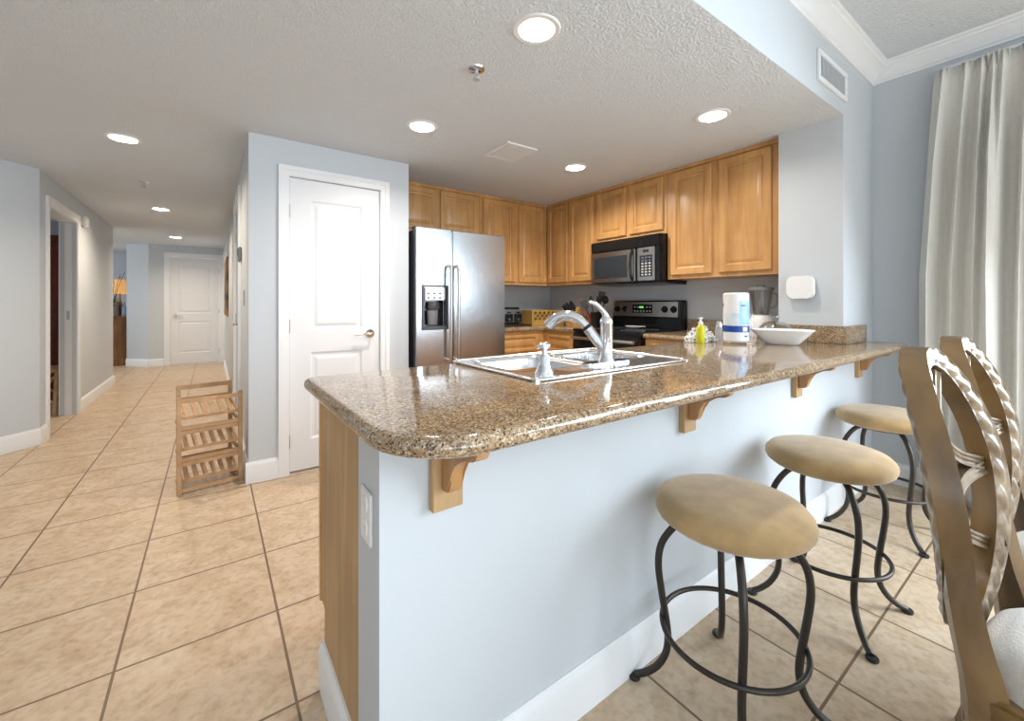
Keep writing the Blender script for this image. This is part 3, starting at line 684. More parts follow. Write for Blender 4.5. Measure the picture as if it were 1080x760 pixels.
b = MB(); slant(b, -0.085, 0.135, 0.032, 0.112, 0.004, 0.009); ck = b.build('clock_panel', M['black'], pn, smooth=0)
b = MB()
for k in range(3): slant(b, 0.012 + k * 0.016, 0.022 + k * 0.016, 0.078, 0.096, 0.008, 0.010)
b.build('clock_display', M['green_led'], ck, smooth=0)
for k, v0 in [(k, 0.044) for k in range(6)] + [(k, 0.082) for k in (0, 1, 4, 5)]:
    b = MB(); slant(b, -0.07 + k * 0.034, -0.055 + k * 0.034, v0, v0 + 0.011, 0.008, 0.010); b.build('button', M['print'], ck, smooth=0)
for u in (0.315, 0.225, -0.215, -0.305):
    b = MB(); p0 = bgp(u, 0.068, 0.004); p1 = bgp(u, 0.068, 0.012); p2 = bgp(u, 0.068, 0.03)
    b.tube([p0, p1, p1, p2], [0.032, 0.030, 0.025, 0.022], 20); b.obox(bgp(u, 0.068, 0.034), (1, 0, 0), (0, 1, 0), (0, 0, 1), 0.004, 0.004, 0.02, 0.001); b.build('knob', M['black'], pn)
for x, y, r in ((2.90, 2.28, 0.095), (2.90, 2.63, 0.075), (3.14, 2.28, 0.075), (3.14, 2.63, 0.095)):
    b = MB(); b.lathe([(r, 0.9262), (r, 0.9268), (r - 0.006, 0.9268), (r - 0.006, 0.9262)], (x, y, 0), 40); b.build('burner_ring', M['midgrey'], rg)
b = MB(); b.lathe([(0, 0.930), (0.045, 0.928), (0.062, 0.938), (0.066, 0.946), (0.060, 0.944), (0.044, 0.934), (0, 0.934)], (3.19, 2.50, 0), 28, sx=0.8, sy=1.25)
b.tube([(3.19, 2.43, 0.942), (3.18, 2.36, 0.948)], [0.014, 0.010], 10, flat=0.5)
tag(b.build('spoon_rest', M['ceramic'], loc=(3.19, 2.50, 0.9268)), 'small pale spoon rest on the black cooktop by the control panel', 'spoon rest')

# ------------------------------------------------------------------ sink, faucet, dispenser
sk = thing('sink', (1.17, 1.22, 0.92), 'double-bowl stainless drop-in sink in the granite peninsula', 'sink')
SX0, SX1, SY0, SY1 = 0.778, 1.575, 0.960, 1.488
BAS = [(0.822, 1.165), (1.195, 1.532)]; BY0, BY1 = 1.10, 1.440
b = MB()
zt = 0.9265; zb = 0.9203
def rr(x0, x1, y0, y1, r, n=5): return arc(x1 - r, y1 - r, r, 0, 90, n) + arc(x0 + r, y1 - r, r, 90, 180, n) + arc(x0 + r, y0 + r, r, 180, 270, n) + arc(x1 - r, y0 + r, r, 270, 360, n)
# rim built as a frame of strips round the two bowls
for (x0, x1, y0, y1) in ((SX0, SX1, SY0, BY0), (SX0, SX1, BY1, SY1), (SX0, BAS[0][0], BY0, BY1), (BAS[0][1], BAS[1][0], BY0, BY1), (BAS[1][1], SX1, BY0, BY1)):
    b.box(x0, x1, y0, y1, zb, zt)
b.tube([(x, y, zt - 0.001) for x, y in rr(SX0, SX1, SY0, SY1, 0.03, 6)], 0.006, 8, closed=True)
b.build('rim', M['sinksteel'], sk, smooth=50)
for x0, x1 in BAS:
    b = MB(); rings = []
    for k, (ins, z, r) in enumerate([(0.0, zt + 0.0005, 0.05), (0.006, zt - 0.004, 0.05), (0.010, zt - 0.02, 0.05), (0.016, 0.78, 0.055), (0.03, 0.752, 0.06), (0.06, 0.742, 0.05), (0.12, 0.738, 0.03)]):
        rings.append([b.bm.verts.new((x, y, z)) for x, y in rr(x0 + ins, x1 - ins, BY0 + ins, BY1 - ins, r, 5)])
    for A, B in zip(rings, rings[1:]):
        for k in range(len(A)): b.face([A[k], A[(k + 1) % len(A)], B[(k + 1) % len(A)], B[k]])
    b.face(rings[-1])
    # corner fillets of the rim
    corner = rr(x0, x1, BY0, BY1, 0.05, 5)
    o = b.build('bowl', M['sinksteel'], sk, smooth=50)
    for (cx, cy), seg in (((x1, BY1), corner[0:6]), ((x0, BY1), corner[6:12]), ((x0, BY0), corner[12:18]), ((x1, BY0), corner[18:24])):
        g = MB(); vs = [g.bm.verts.new((cx, cy, zt))] + [g.bm.verts.new((x, y, zt)) for x, y in seg]
        for k in range(1, len(vs) - 1): g.face([vs[0], vs[k], vs[k + 1]])
        g.build('bowl_corner', M['sinksteel'], o, smooth=0)
    d = MB(); d.lathe([(0, 0.743), (0.02, 0.744), (0.04, 0.742), (0.042, 0.739), (0, 0.739)], ((x0 + x1) / 2, 1.27, 0), 24); d.build('drain', M['chrome'], o)
fc = thing('faucet', (1.222, 1.080, zt), 'chrome pull-out kitchen faucet with single lever behind the sink bowls', 'faucet')
FXc, FYc = 1.222, 1.080
b = MB(); b.prism(rr(FXc - 0.125, FXc + 0.125, FYc - 0.028, FYc + 0.028, 0.027, 6), zt, zt + 0.008, 'xy', bev=0.003); b.build('base_plate', M['chrome'], fc)
b = MB(); b.lathe([(0, zt), (0.032, zt), (0.032, zt + 0.012), (0.026, zt + 0.02), (0.0235, zt + 0.05), (0.0235, zt + 0.150), (0.0245, zt + 0.152), (0.0245, zt + 0.160), (0.0225, zt + 0.168), (0.016, zt + 0.178), (0, zt + 0.182)], (FXc, FYc, 0), 28); b.build('body', M['chrome'], fc)
sd = Vector((-0.58, 0.815, 0)); 
def S(r, z): return (FXc + sd.x * r, FYc + sd.y * r, z)
b = MB(); b.tube(spline([S(0.0, zt + 0.045), S(0.035, zt + 0.085), S(0.070, zt + 0.130)], 6), [0.020] * 13, 16); b.build('spout_base', M['chrome'], fc)
b = MB(); b.tube([S(0.068, zt + 0.128), S(0.078, zt + 0.140)], 0.0195, 16); b.build('collar', M['blackmatte'], fc)
pts = spline([S(0.076, zt + 0.138), S(0.105, zt + 0.166), S(0.140, zt + 0.180), S(0.175, zt + 0.178), S(0.205, zt + 0.163), S(0.228, zt + 0.138)], 6)
b = MB(); b.tube(pts, [0.0185 + 0.004 * (k / (len(pts) - 1)) for k in range(len(pts))], 18); b.build('spray_head', M['chrome'], fc)
b = MB(); hl = spline([(FXc, FYc, zt + 0.165), (FXc - 0.006, FYc + 0.004, zt + 0.190), (FXc - 0.028, FYc + 0.02, zt + 0.222), (FXc - 0.055, FYc + 0.035, zt + 0.236)], 6)
b.tube(hl, [0.017 - 0.011 * (k / (len(hl) - 1)) ** 0.7 for k in range(len(hl))], 14); b.build('lever', M['chrome'], fc)
sdp = thing('soap_dispenser', (0.846, 1.000, zt), 'short chrome soap dispenser pump at the near left corner of the sink', 'soap dispenser')
b = MB(); b.lathe([(0, zt), (0.031, zt), (0.030, zt + 0.010), (0.022, zt + 0.030), (0.018, zt + 0.040), (0.018, zt + 0.062), (0.014, zt + 0.070), (0, zt + 0.071)], (0.846, 1.0, 0), 24); b.build('base', M['chrome'], sdp)
b = MB(); b.lathe([(0, zt + 0.066), (0.009, zt + 0.066), (0.009, zt + 0.084), (0.019, zt + 0.088), (0.019, zt + 0.100), (0.012, zt + 0.106), (0, zt + 0.107)], (0.846, 1.0, 0), 20); b.tube([(0.846, 1.0, zt + 0.094), (0.846, 1.026, zt + 0.093), (0.846, 1.036, zt + 0.086)], 0.006, 10); b.build('pump', M['chrome'], sdp)
# wire dish basket in the right bowl
dk = thing('dish_basket', (1.36, 1.28, 0.74), 'wire dish basket standing in the right sink bowl behind the faucet', 'dish rack')
wx0, wx1, wy0, wy1 = 1.225, 1.505, 1.135, 1.405
for nm, z in (('top_wire', 0.925), ('lower_wire', 0.80)):
    b = MB(); b.tube([(x, y, z) for x, y in rr(wx0, wx1, wy0, wy1, 0.03, 5)], 0.003, 6, closed=True); b.build(nm, M['chrome'], dk)
b = MB()
for k in range(11):
    x = wx0 + 0.02 + k * (wx1 - wx0 - 0.04) / 10
    b.tube([(x, wy0, 0.925), (x, wy0 + 0.005, 0.775), (x, wy0 + 0.02, 0.762), (x, wy1 - 0.02, 0.762), (x, wy1 - 0.005, 0.775), (x, wy1, 0.925)], 0.0018, 5)
for k in range(9):
    y = wy0 + 0.02 + k * (wy1 - wy0 - 0.04) / 8
    b.tube([(wx0, y, 0.925), (wx0 + 0.005, y, 0.775), (wx0 + 0.02, y, 0.758), (wx1 - 0.02, y, 0.758), (wx1 - 0.005, y, 0.775), (wx1, y, 0.925)], 0.0018, 5)
b.build('wire_grid', M['chrome'], dk)
b = MB()
for x, y in ((wx0 + 0.03, wy0 + 0.05), (wx1 - 0.03, wy0 + 0.05), (wx0 + 0.03, wy1 - 0.05), (wx1 - 0.03, wy1 - 0.05)): b.cyl((x, y, 0.7405), (x, y, 0.762), 0.006, 8)
b.build('foot', M['chrome'], dk)

# ------------------------------------------------------------------ things on the peninsula
Z0 = 0.9202
# yellow soap bottle
t = thing('soap_bottle', (2.352, 1.352, Z0), 'small yellow dish soap bottle with white pump in front of the cloth', 'bottle')
c = (2.352, 1.352, 0)
b = MB(); b.lathe([(0, Z0), (0.022, Z0), (0.024, Z0 + 0.004), (0.024, Z0 + 0.085), (0.020, Z0 + 0.100), (0.011, Z0 + 0.108), (0.011, Z0 + 0.112), (0, Z0 + 0.112)], c, 24); b.build('bottle', M['yellow'], t)
b = MB(); b.lathe([(0, Z0 + 0.110), (0.013, Z0 + 0.110), (0.013, Z0 + 0.126), (0.006, Z0 + 0.129), (0.006, Z0 + 0.143), (0.012, Z0 + 0.145), (0.012, Z0 + 0.152), (0, Z0 + 0.153)], c, 18); b.tube([(2.352, 1.352, Z0 + 0.148), (2.33, 1.335, Z0 + 0.146)], 0.004, 8); b.build('pump', M['plastic'], t)
# crumpled dish cloth
random.seed(5)
def cloth(u, v):
    a = 2 * PI * u; ph = v * PI * 0.5
    r = math.cos(ph)
    wob = 1 + 0.16 * math.sin(5 * a + 3 * v) + 0.10 * math.sin(9 * a + 1.3 + 5 * v) + 0.07 * math.sin(14 * a)
    h = 0.075 * math.sin(ph) * (0.85 + 0.30 * math.sin(3 * a + 0.7) + 0.22 * math.sin(7 * a + 9 * v) + 0.16 * math.sin(13 * a - 14 * v))
    return (2.452 + 0.108 * r * wob * math.cos(a) * 1.05, 1.405 + 0.068 * r * wob * math.sin(a), Z0 + 0.002 + max(0, h))
b = MB(); b.grid(cloth, 72, 14, cu=True); tag(b.build('dish_cloth', M['towel'], loc=(2.455, 1.405, Z0), smooth=60), 'crumpled white dishcloth with black print behind the yellow soap', 'dishcloth')
# small shaker
t = thing('shaker', (2.64, 1.395, Z0), 'small clear shaker with metal cap between cloth and paper towels', 'shaker')
c = (2.64, 1.395, 0)
b = MB(); b.lathe([(0, Z0), (0.021, Z0), (0.022, Z0 + 0.01), (0.020, Z0 + 0.085), (0, Z0 + 0.085)], c, 18); b.build('jar', M['lightgrey'], t)
b = MB(); b.lathe([(0, Z0 + 0.085), (0.022, Z0 + 0.085), (0.022, Z0 + 0.112), (0.014, Z0 + 0.122), (0, Z0 + 0.123)], c, 18); b.build('cap', M['chrome'], t)
# paper towel roll, wrapped, on a clear holder
PT = (2.520, 1.228)
t = thing('paper_towel_holder', (*PT, Z0), 'clear acrylic paper towel holder with side post on the peninsula', 'paper towel holder')
b = MB(); b.lathe([(0, Z0), (0.105, Z0), (0.107, Z0 + 0.004), (0.107, Z0 + 0.010), (0.102, Z0 + 0.013), (0, Z0 + 0.013)], (*PT, 0), 40); b.build('base', M['acrylic'], t)
b = MB(); b.cyl((PT[0] + 0.080, PT[1] - 0.050, Z0 + 0.013), (PT[0] + 0.080, PT[1] - 0.050, Z0 + 0.165), 0.011, 16); b.lathe([(0, 0.0), (0.014, 0.004), (0.014, 0.012), (0, 0.016)], (PT[0] + 0.080, PT[1] - 0.050, Z0 + 0.163), 16); b.build('post', M['acrylic'], t)
b = MB(); b.cyl((*PT, Z0 + 0.013), (*PT, Z0 + 0.10), 0.009, 12); b.build('spindle', M['acrylic'], t)
t = thing('paper_towel_roll', (*PT, Z0 + 0.0135), 'wrapped white and blue paper towel roll standing on the clear holder', 'paper towels')
zr = Z0 + 0.0135; R = 0.0685
b = MB(); b.lathe([(0.020, zr), (R - 0.006, zr), (R, zr + 0.006), (R, zr + 0.276), (R - 0.008, zr + 0.284), (0.020, zr + 0.281), (0.020, zr)], (*PT, 0), 48); b.build('roll', M['paper'], t)
def band(nm, z0, z1, a0, a1, mt, rr_=R + 0.0007):
    b = MB()
    b.grid(lambda u, v: (PT[0] + rr_ * math.cos(math.radians(a0 + (a1 - a0) * u)), PT[1] + rr_ * math.sin(math.radians(a0 + (a1 - a0) * u)), z0 + (z1 - z0) * v), 40, 1)
    return b.build(nm, mt, t, smooth=40, recalc=False)
# view direction of the roll from the room is about 206 degrees
band('wrapper_pale', zr + 0.095, zr + 0.165, 150, 262, M['ppale'])
band('wrapper_blue', zr + 0.098, zr + 0.235, 222, 300, M['pblue'], R + 0.0011)
band('wrapper_navy', zr + 0.055, zr + 0.092, 90, 330, M['pnavy'], R + 0.0011)
band('barcode_label', zr + 0.060, zr + 0.086, 236, 262, M['paper'], R + 0.0016)
band('wrapper_mark', zr + 0.206, zr + 0.213, 228, 252, M['pnavy'], R + 0.0015)
band('wrapper_mark', zr + 0.028, zr + 0.036, 244, 262, M['pnavy'], R + 0.0015)
band('wrapper_mark', zr + 0.205, zr + 0.222, 128, 140, M['pnavy'], R + 0.0015)
# serving bowl: wide, flared, rounded-rectangle
BC = (2.665, 1.040)
t_ang = -1.2
b = MB()
def oval(r, k, ex=2.6):
    a = 2 * PI * k / 64; c_, s_ = math.cos(a), math.sin(a)
    x = r * 1.0 * math.copysign(abs(c_) ** (2 / ex), c_); y = r * 0.62 * math.copysign(abs(s_) ** (2 / ex), s_)
    return (BC[0] + x * math.cos(t_ang) - y * math.sin(t_ang), BC[1] + x * math.sin(t_ang) + y * math.cos(t_ang))
prof = [(0.001, 0.0), (0.075, 0.0), (0.082, 0.002), (0.098, 0.018), (0.124, 0.046), (0.151, 0.076), (0.158, 0.082), (0.156, 0.086), (0.147, 0.080), (0.120, 0.052), (0.092, 0.022), (0.075, 0.012), (0.001, 0.010)]
rings = [[b.bm.verts.new((*oval(r, k), Z0 + z)) for k in range(64)] for r, z in prof]
for A, B in zip(rings, rings[1:]):
    for k in range(64): b.face([A[k], A[(k + 1) % 64], B[(k + 1) % 64], B[k]])
b.face(rings[0][::-1]); b.face(rings[-1])
tag(b.build('serving_bowl', M['ceramic'], loc=(*BC, Z0), smooth=50), 'wide white flared serving bowl on the counter in front of the column', 'bowl')
# glass dome (cloche) behind the bowl
GC = (2.838, 1.145)
b = MB(); zz = Z0
b.lathe([(0, zz + 0.1215), (0.03, zz + 0.120), (0.06, zz + 0.110), (0.082, zz + 0.086), (0.093, zz + 0.05), (0.095, zz + 0.002), (0.099, zz + 0.0), (0.100, zz + 0.004), (0.097, zz + 0.05), (0.086, zz + 0.088), (0.062, zz + 0.114), (0.03, zz + 0.124), (0.010, zz + 0.127), (0.010, zz + 0.132), (0.020, zz + 0.142), (0.022, zz + 0.152), (0.014, zz + 0.164), (0, zz + 0.168)], (*GC, 0), 40)
tag(b.build('glass_dome', M['glass'], loc=(*GC, Z0), smooth=60), 'clear glass cake dome with knob handle behind the white bowl', 'glass dome')
# blender
BL = (3.17, 1.37)
t = thing('blender', (*BL, Z0), 'white blender with clear jar and dark lid by the column', 'blender')
b = MB(); b.lathe([(0, Z0), (0.088, Z0), (0.092, Z0 + 0.008), (0.090, Z0 + 0.05), (0.078, Z0 + 0.105), (0.062, Z0 + 0.140), (0.056, Z0 + 0.152), (0, Z0 + 0.152)], (*BL, 0), 32); bb = b.build('base', M['plastic'], t)
b = MB(); b.lathe([(0.022, -0.004), (0.024, 0.008), (0, 0.012)], (BL[0] - 0.082, BL[1] - 0.035, Z0 + 0.045), 16, axis='x'); b.build('dial', M['midgrey'], bb)
b = MB(); z1 = Z0 + 0.152
b.lathe([(0.0, z1 + 0.004), (0.043, z1 + 0.005), (0.049, z1 + 0.02), (0.059, z1 + 0.09), (0.071, z1 + 0.170), (0.073, z1 + 0.178), (0.076, z1 + 0.178), (0.074, z1 + 0.170), (0.062, z1 + 0.09), (0.052, z1 + 0.02), (0.046, z1 + 0.0005), (0, z1 + 0.0005)], (*BL, 0), 32)
jr = b.build('jar', M['tint'], t)
b = MB(); b.tube(spline([(BL[0] + 0.058, BL[1] - 0.04, z1 + 0.155), (BL[0] + 0.095, BL[1] - 0.065, z1 + 0.145), (BL[0] + 0.092, BL[1] - 0.062, z1 + 0.07), (BL[0] + 0.050, BL[1] - 0.036, z1 + 0.05)], 6), 0.007, 10); b.build('handle', M['tint'], jr)
b = MB(); b.lathe([(0, z1), (0.05, z1), (0.048, z1 + 0.012), (0.012, z1 + 0.016), (0.010, z1 + 0.03), (0, z1 + 0.032)], (*BL, 0), 24); b.obox((*BL, z1 + 0.03), (0.8, 0.6, 0), (-0.6, 0.8, 0), (0, 0, 1), 0.026, 0.005, 0.002); b.build('blade', M['midgrey'], t)
b = MB(); b.lathe([(0, z1 + 0.176), (0.079, z1 + 0.176), (0.080, z1 + 0.190), (0.074, z1 + 0.197), (0.030, z1 + 0.199), (0.026, z1 + 0.216), (0, z1 + 0.218)], (*BL, 0), 32); b.build('lid', M['midgrey'], t)
# white box on the column
b = MB(); b.prism([(y, z) for y, z in rr(0.982, 1.128, 1.186, 1.326, 0.03, 6)], 2.955, 2.988, 'yz', bev=0.006)
w_ = b.build('wall_router', M['plastic'], loc=(3.0, 1.055, 1.186)); tag(w_, 'white rounded square device mounted on the grey column', 'router')
MB().box(2.986, 2.9995, 1.00, 1.11, 1.20, 1.31, 0.003).build('mount_bracket', M['lightgrey'], w_)

# ------------------------------------------------------------------ back counter
t = thing('toaster', (2.56, 3.60, Z0), 'black and chrome four-slice toaster beside the refrigerator', 'toaster')
b = MB(); b.box(2.425, 2.665, 3.52, 3.74, Z0 + 0.012, Z0 + 0.195, 0.022, seg=4); b.build('body', M['black'], t)
b = MB(); b.box(2.437, 2.653, 3.511, 3.524, Z0 + 0.04, Z0 + 0.175, 0.006); fp_ = b.build('front_panel', M['steelh'], t)
for x in (2.487, 2.603):
    b = MB(); b.box(x - 0.050, x + 0.050, 3.505, 3.513, Z0 + 0.044, Z0 + 0.128, 0.003); b.build('control_plate', M['black'], fp_)
    b = MB(); b.lathe([(0.015, -0.002), (0.013, -0.016), (0, -0.017)], (x, 3.507, Z0 + 0.070), 16, axis='y'); b.build('knob', M['chrome'], fp_)
    b = MB(); b.box(x - 0.022, x + 0.022, 3.490, 3.513, Z0 + 0.135, Z0 + 0.150, 0.004); b.build('lever', M['black'], fp_)
b = MB(); b.box(2.42, 2.69, 3.505, 3.745, Z0, Z0 + 0.022, 0.005); b.build('foot_tray', M['blackmatte'], t)
b = MB(); b.box(2.455, 2.515, 3.545, 3.715, Z0 + 0.1952, Z0 + 0.1975); b.box(2.575, 2.635, 3.545, 3.715, Z0 + 0.1952, Z0 + 0.1975); b.build('slot', M['blackmatte'], t, smooth=0)
# lattice crate
t = thing('wooden_crate', (2.98, 3.58, Z0), 'yellow wooden box with diamond lattice holes in the back corner', 'box')
cx0, cx1, cy0, cy1, ch = 2.775, 3.235, 3.50, 3.68, 0.165
b = MB(); b.box(cx0, cx0 + 0.012, cy0, cy1, Z0, Z0 + ch); b.box(cx1 - 0.012, cx1, cy0, cy1, Z0, Z0 + ch); b.box(cx0, cx1, cy1 - 0.012, cy1, Z0, Z0 + ch); b.box(cx0, cx1, cy0, cy1, Z0, Z0 + 0.012); b.box(cx0 + 0.012, cx1 - 0.012, cy0, cy1 - 0.012, Z0 + ch - 0.012, Z0 + ch - 0.001); b.build('body', M['cratewood'], t, smooth=0)  # closed top board added so the inside stays dark behind the holes
fl = MB().box(cx0, cx1, cy0 - 0.012, cy0, Z0, Z0 + ch).build('front_panel', M['cratewood'], t, smooth=0)
cu = MB()
for r in range(3):
    n_ = 5 if r != 1 else 4
    for k in range(n_ + 2):
        x = cx0 + 0.05 + k * 0.062 + (0.031 if r == 1 else 0)
        if x > cx1 - 0.03: continue
        zc = Z0 + 0.070 + r * 0.031; cu.prism([(x - 0.024, zc), (x, zc - 0.021), (x + 0.024, zc), (x, zc + 0.021)], cy0 - 0.03, cy0 + 0.004, 'xz')
cuo = cu.build('cutter', M['cratewood'], smooth=0)
md = fl.modifiers.new('holes', 'BOOLEAN'); md.object = cuo; md.solver = 'EXACT'
bpy.context.view_layer.update(); dg = bpy.context.evaluated_depsgraph_get()
me = bpy.data.meshes.new_from_object(fl.evaluated_get(dg)); fl.modifiers.clear(); fl.data = me; bpy.data.objects.remove(cuo)
# knife block
t = thing('knife_block', (3.08, 3.16, Z0), 'slanted wooden knife block with black handled knives near the corner', 'knife block')
kb = [(3.00, 0.0), (3.00, 0.10), (3.10, 0.205), (3.19, 0.115), (3.17, 0.0)]
b = MB(); b.prism([(x, Z0 + z) for x, z in kb], 3.10, 3.205, 'xz', bev=0.004); b.build('block', M['maple'], t, smooth=30)
ax = Vector((-0.70, 0, 0.70)).normalized(); 
for k, (s_, y, L) in enumerate([(0.25, 3.125, 0.13), (0.25, 3.155, 0.14), (0.25, 3.185, 0.12), (0.6, 3.13, 0.11), (0.6, 3.18, 0.11), (0.85, 3.15, 0.10)]):
    p = Vector((3.00 + 0.10 * s_, y, Z0 + 0.10 + 0.105 * s_)); 
    b = MB(); b.tube([p - ax * 0.02, p + ax * 0.02, p + ax * L * 0.6, p + ax * L], [0.008, 0.010, 0.011, 0.009], 8, flat=1.5); b.build('knife', M['blackmatte'], t)
# second upright block / crock with utensils
def utensil(kind, base, tip, mt, lab, grp='utensils in the black crock'):
    base = Vector(base); tip = Vector(tip); d = (tip - base).normalized(); side = d.cross(Vector((0.6, 0.8, 0))).normalized(); fw = side.cross(d).normalized()
    b = MB(); L = (tip - base).length
    b.tube([base, base + d * L * 0.5, base + d * (L - 0.06)], [0.005, 0.006, 0.005], 8)
    hd = tip - d * 0.045
    if kind == 'spatula': b.obox(hd, side, fw, d, 0.034, 0.003, 0.045, 0.002)
    elif kind == 'spoon':
        b.tube([hd - d * 0.04, hd - d * 0.02, hd, hd + d * 0.025, hd + d * 0.04], [0.008, 0.026, 0.032, 0.024, 0.006], 12, flat=0.35)
    elif kind == 'ladle': b.lathe([(0.006, -0.03), (0.028, -0.026), (0.038, -0.008), (0.040, 0.006), (0.034, 0.004), (0.024, -0.016), (0, -0.022)], tuple(hd + d * 0.02), 18, axis='x')
    else: b.tube([hd - d * 0.05, hd, hd + d * 0.045], [0.007, 0.010, 0.008], 8)
    o = b.build(kind if kind != 'handle' else 'whisk', mt, loc=tuple(base)); tag(o, lab, kind if kind != 'handle' else 'utensil', grp); return o
CK = (3.13, 2.895)
b = MB(); b.lathe([(0, Z0), (0.058, Z0), (0.062, Z0 + 0.006), (0.062, Z0 + 0.145), (0.065, Z0 + 0.150), (0.058, Z0 + 0.150), (0.056, Z0 + 0.012), (0, Z0 + 0.010)], (*CK, 0), 28)
tag(b.build('utensil_crock', M['black'], loc=(*CK, Z0)), 'glossy black utensil crock full of cooking tools left of the range', 'crock')
zc_ = Z0 + 0.02
utensil('spatula', (3.13, 2.885, zc_), (3.14, 2.83, zc_ + 0.335), M['blackmatte'], 'tall black square-ended spatula upright in the crock', None)
utensil('ladle', (3.14, 2.875, zc_), (3.13, 2.775, zc_ + 0.275), M['blackmatte'], 'black ladle tilting right out of the crock', None)
utensil('spoon', (3.12, 2.915, zc_), (3.12, 2.965, zc_ + 0.300), M['blackmatte'], 'black serving spoon leaning left in the crock', None)
utensil('spoon', (3.15, 2.90, zc_), (3.17, 2.905, zc_ + 0.300), M['blackmatte'], 'black spoon upright at the back of the crock', None)
utensil('spatula', (3.11, 2.92, zc_), (3.06, 3.02, zc_ + 0.250), M['blackmatte'], 'black spatula leaning far left toward the knife block', None)
utensil('handle', (3.10, 2.925, zc_), (3.07, 3.07, zc_ + 0.265), M['red'], 'red handled tool leaning left in the crock', None)

# ------------------------------------------------------------------ ceiling fixtures
LL = ['large recessed light above the near end of the counter', 'recessed light in front of the pantry door', 'recessed light near the soffit, above the wall cabinets by the column',
      'recessed light in the kitchen corner near the refrigerator cabinets', 'first recessed light over the hallway, left of the pantry', 'middle recessed light along the hallway', 'farthest recessed light near the hall end door']
def downlight():
    t = thing('recessed_light', (0, 0, 0), '', 'ceiling light', 'recessed ceiling lights')
    b = MB(); b.lathe([(0.071, 0.001), (0.073, -0.004), (0.092, -0.005), (0.097, -0.001), (0.097, 0.0), (0.075, 0.001)], n=48); b.build('trim_ring', M['white'], t)
    b = MB(); b.lathe([(0.072, 0.0), (0.070, 0.012), (0.062, 0.050), (0.058, 0.052)], n=48); b.build('reflector', M['canwhite'], t)
    b = MB(); b.lathe([(0.060, 0.050), (0.045, 0.042), (0.02, 0.038), (0, 0.037)], n=48); b.build('lens', M['lens'], t)
    return t
dl = downlight()
for k, (x, y) in enumerate(LIGHTS):
    t = dl
    if k: t = dup(dl, (x, y, H), 0)
    else: t.location = (x, y, H)
    t['label'] = LL[k]
for k, (x, y) in enumerate(LIGHTS):
    l = bpy.data.lights.new('downlight_lamp', 'AREA'); l.shape = 'DISK'; l.size = 0.11; l.energy = LAMP_W * (1.4, 2.8, 1.3, 3.8, 3.6, 4.2, 4.0)[k]; l.color = LAMP_COL if k < 4 else HALL_COL
    o = bpy.data.objects.new('downlight_lamp', l); C.objects.link(o); o.location = (x, y, H + 0.030)
def sprinkler(lab, x, y):
    t = thing('fire_sprinkler', (x, y, H), lab, 'sprinkler', 'ceiling sprinklers')
    b = MB(); b.lathe([(0, H), (0.040, H), (0.038, H - 0.005), (0.018, H - 0.010), (0, H - 0.010)], (x, y, 0), 24); b.build('escutcheon', M['chrome'], t)
    b = MB(); b.cyl((x, y, H - 0.008), (x, y, H - 0.026), 0.008, 10); b.tube([(x - 0.009, y, H - 0.022), (x - 0.012, y, H - 0.034), (x, y, H - 0.048)], 0.0025, 6); b.tube([(x + 0.009, y, H - 0.022), (x + 0.012, y, H - 0.034), (x, y, H - 0.048)], 0.0025, 6)
    b.build('frame', M['lightgrey'], t)
    b = MB(); b.lathe([(0, H - 0.047), (0.017, H - 0.048), (0.017, H - 0.051), (0, H - 0.052)], (x, y, 0), 16); b.build('deflector', M['lightgrey'], t)
sprinkler('small chrome fire sprinkler on the ceiling between the kitchen lights', 1.011, 1.69)
sprinkler('small fire sprinkler on the hallway ceiling past the first hall light', -0.50, 5.0)
t = thing('ceiling_vent', (1.76, 2.47, H), 'square louvred air vent in the kitchen ceiling', 'air vent')
b = MB(); vx0, vx1, vy0, vy1 = 1.63, 1.89, 2.31, 2.63
for (x0, x1, y0, y1) in ((vx0, vx1, vy0, vy0 + 0.03), (vx0, vx1, vy1 - 0.03, vy1), (vx0, vx0 + 0.03, vy0 + 0.03, vy1 - 0.03), (vx1 - 0.03, vx1, vy0 + 0.03, vy1 - 0.03)): b.box(x0, x1, y0, y1, H - 0.010, H - 0.0005, 0.002)
b.build('frame', M['white'], t)
for k in range(9):
    x = vx0 + 0.045 + k * 0.0215; b = MB(); b.obox((x, (vy0 + vy1) / 2, H - 0.008), (0.95, 0, -0.31), (0, 1, 0), (0.31, 0, 0.95), 0.0062, 0.13, 0.001); b.build('louvre', M['white'], t)
b = MB(); b.box(vx0 + 0.03, vx1 - 0.03, vy0 + 0.03, vy1 - 0.03, H - 0.002, H - 0.0008); b.build('backing', M['midgrey'], t, smooth=0)  # grey sheet: the shade in the louvre gaps is put into its colour
t = thing('wall_vent', (2.815, 0.846, 2.336), 'white rectangular air grille high on the soffit wall', 'air vent')
b = MB(); vx0, vx1, vz0, vz1 = 2.594, 3.035, 2.338, 2.503
for (x0, x1, z0, z1_) in ((vx0, vx1, vz0, vz0 + 0.026), (vx0, vx1, vz1 - 0.026, vz1), (vx0, vx0 + 0.026, vz0 + 0.026, vz1 - 0.026), (vx1 - 0.026, vx1, vz0 + 0.026, vz1 - 0.026)): b.box(x0, x1, 0.834, 0.8458, z0, z1_, 0.002)
b.build('frame', M['white'], t)
for k in range(22):
    x = vx0 + 0.034 + k * 0.0177; b = MB(); b.obox((x, 0.841, (vz0 + vz1) / 2), (0.75, 0.66, 0), (-0.66, 0.75, 0), (0, 0, 1), 0.0065, 0.0009, 0.0565); b.build('louvre', M['white'], t, smooth=0)
b = MB(); b.box(vx0 + 0.026, vx1 - 0.026, 0.8448, 0.8458, vz0 + 0.026, vz1 - 0.026); b.build('backing', M['midgrey'], t, smooth=0)  # grey sheet again, colouring in the shaded gaps between slats

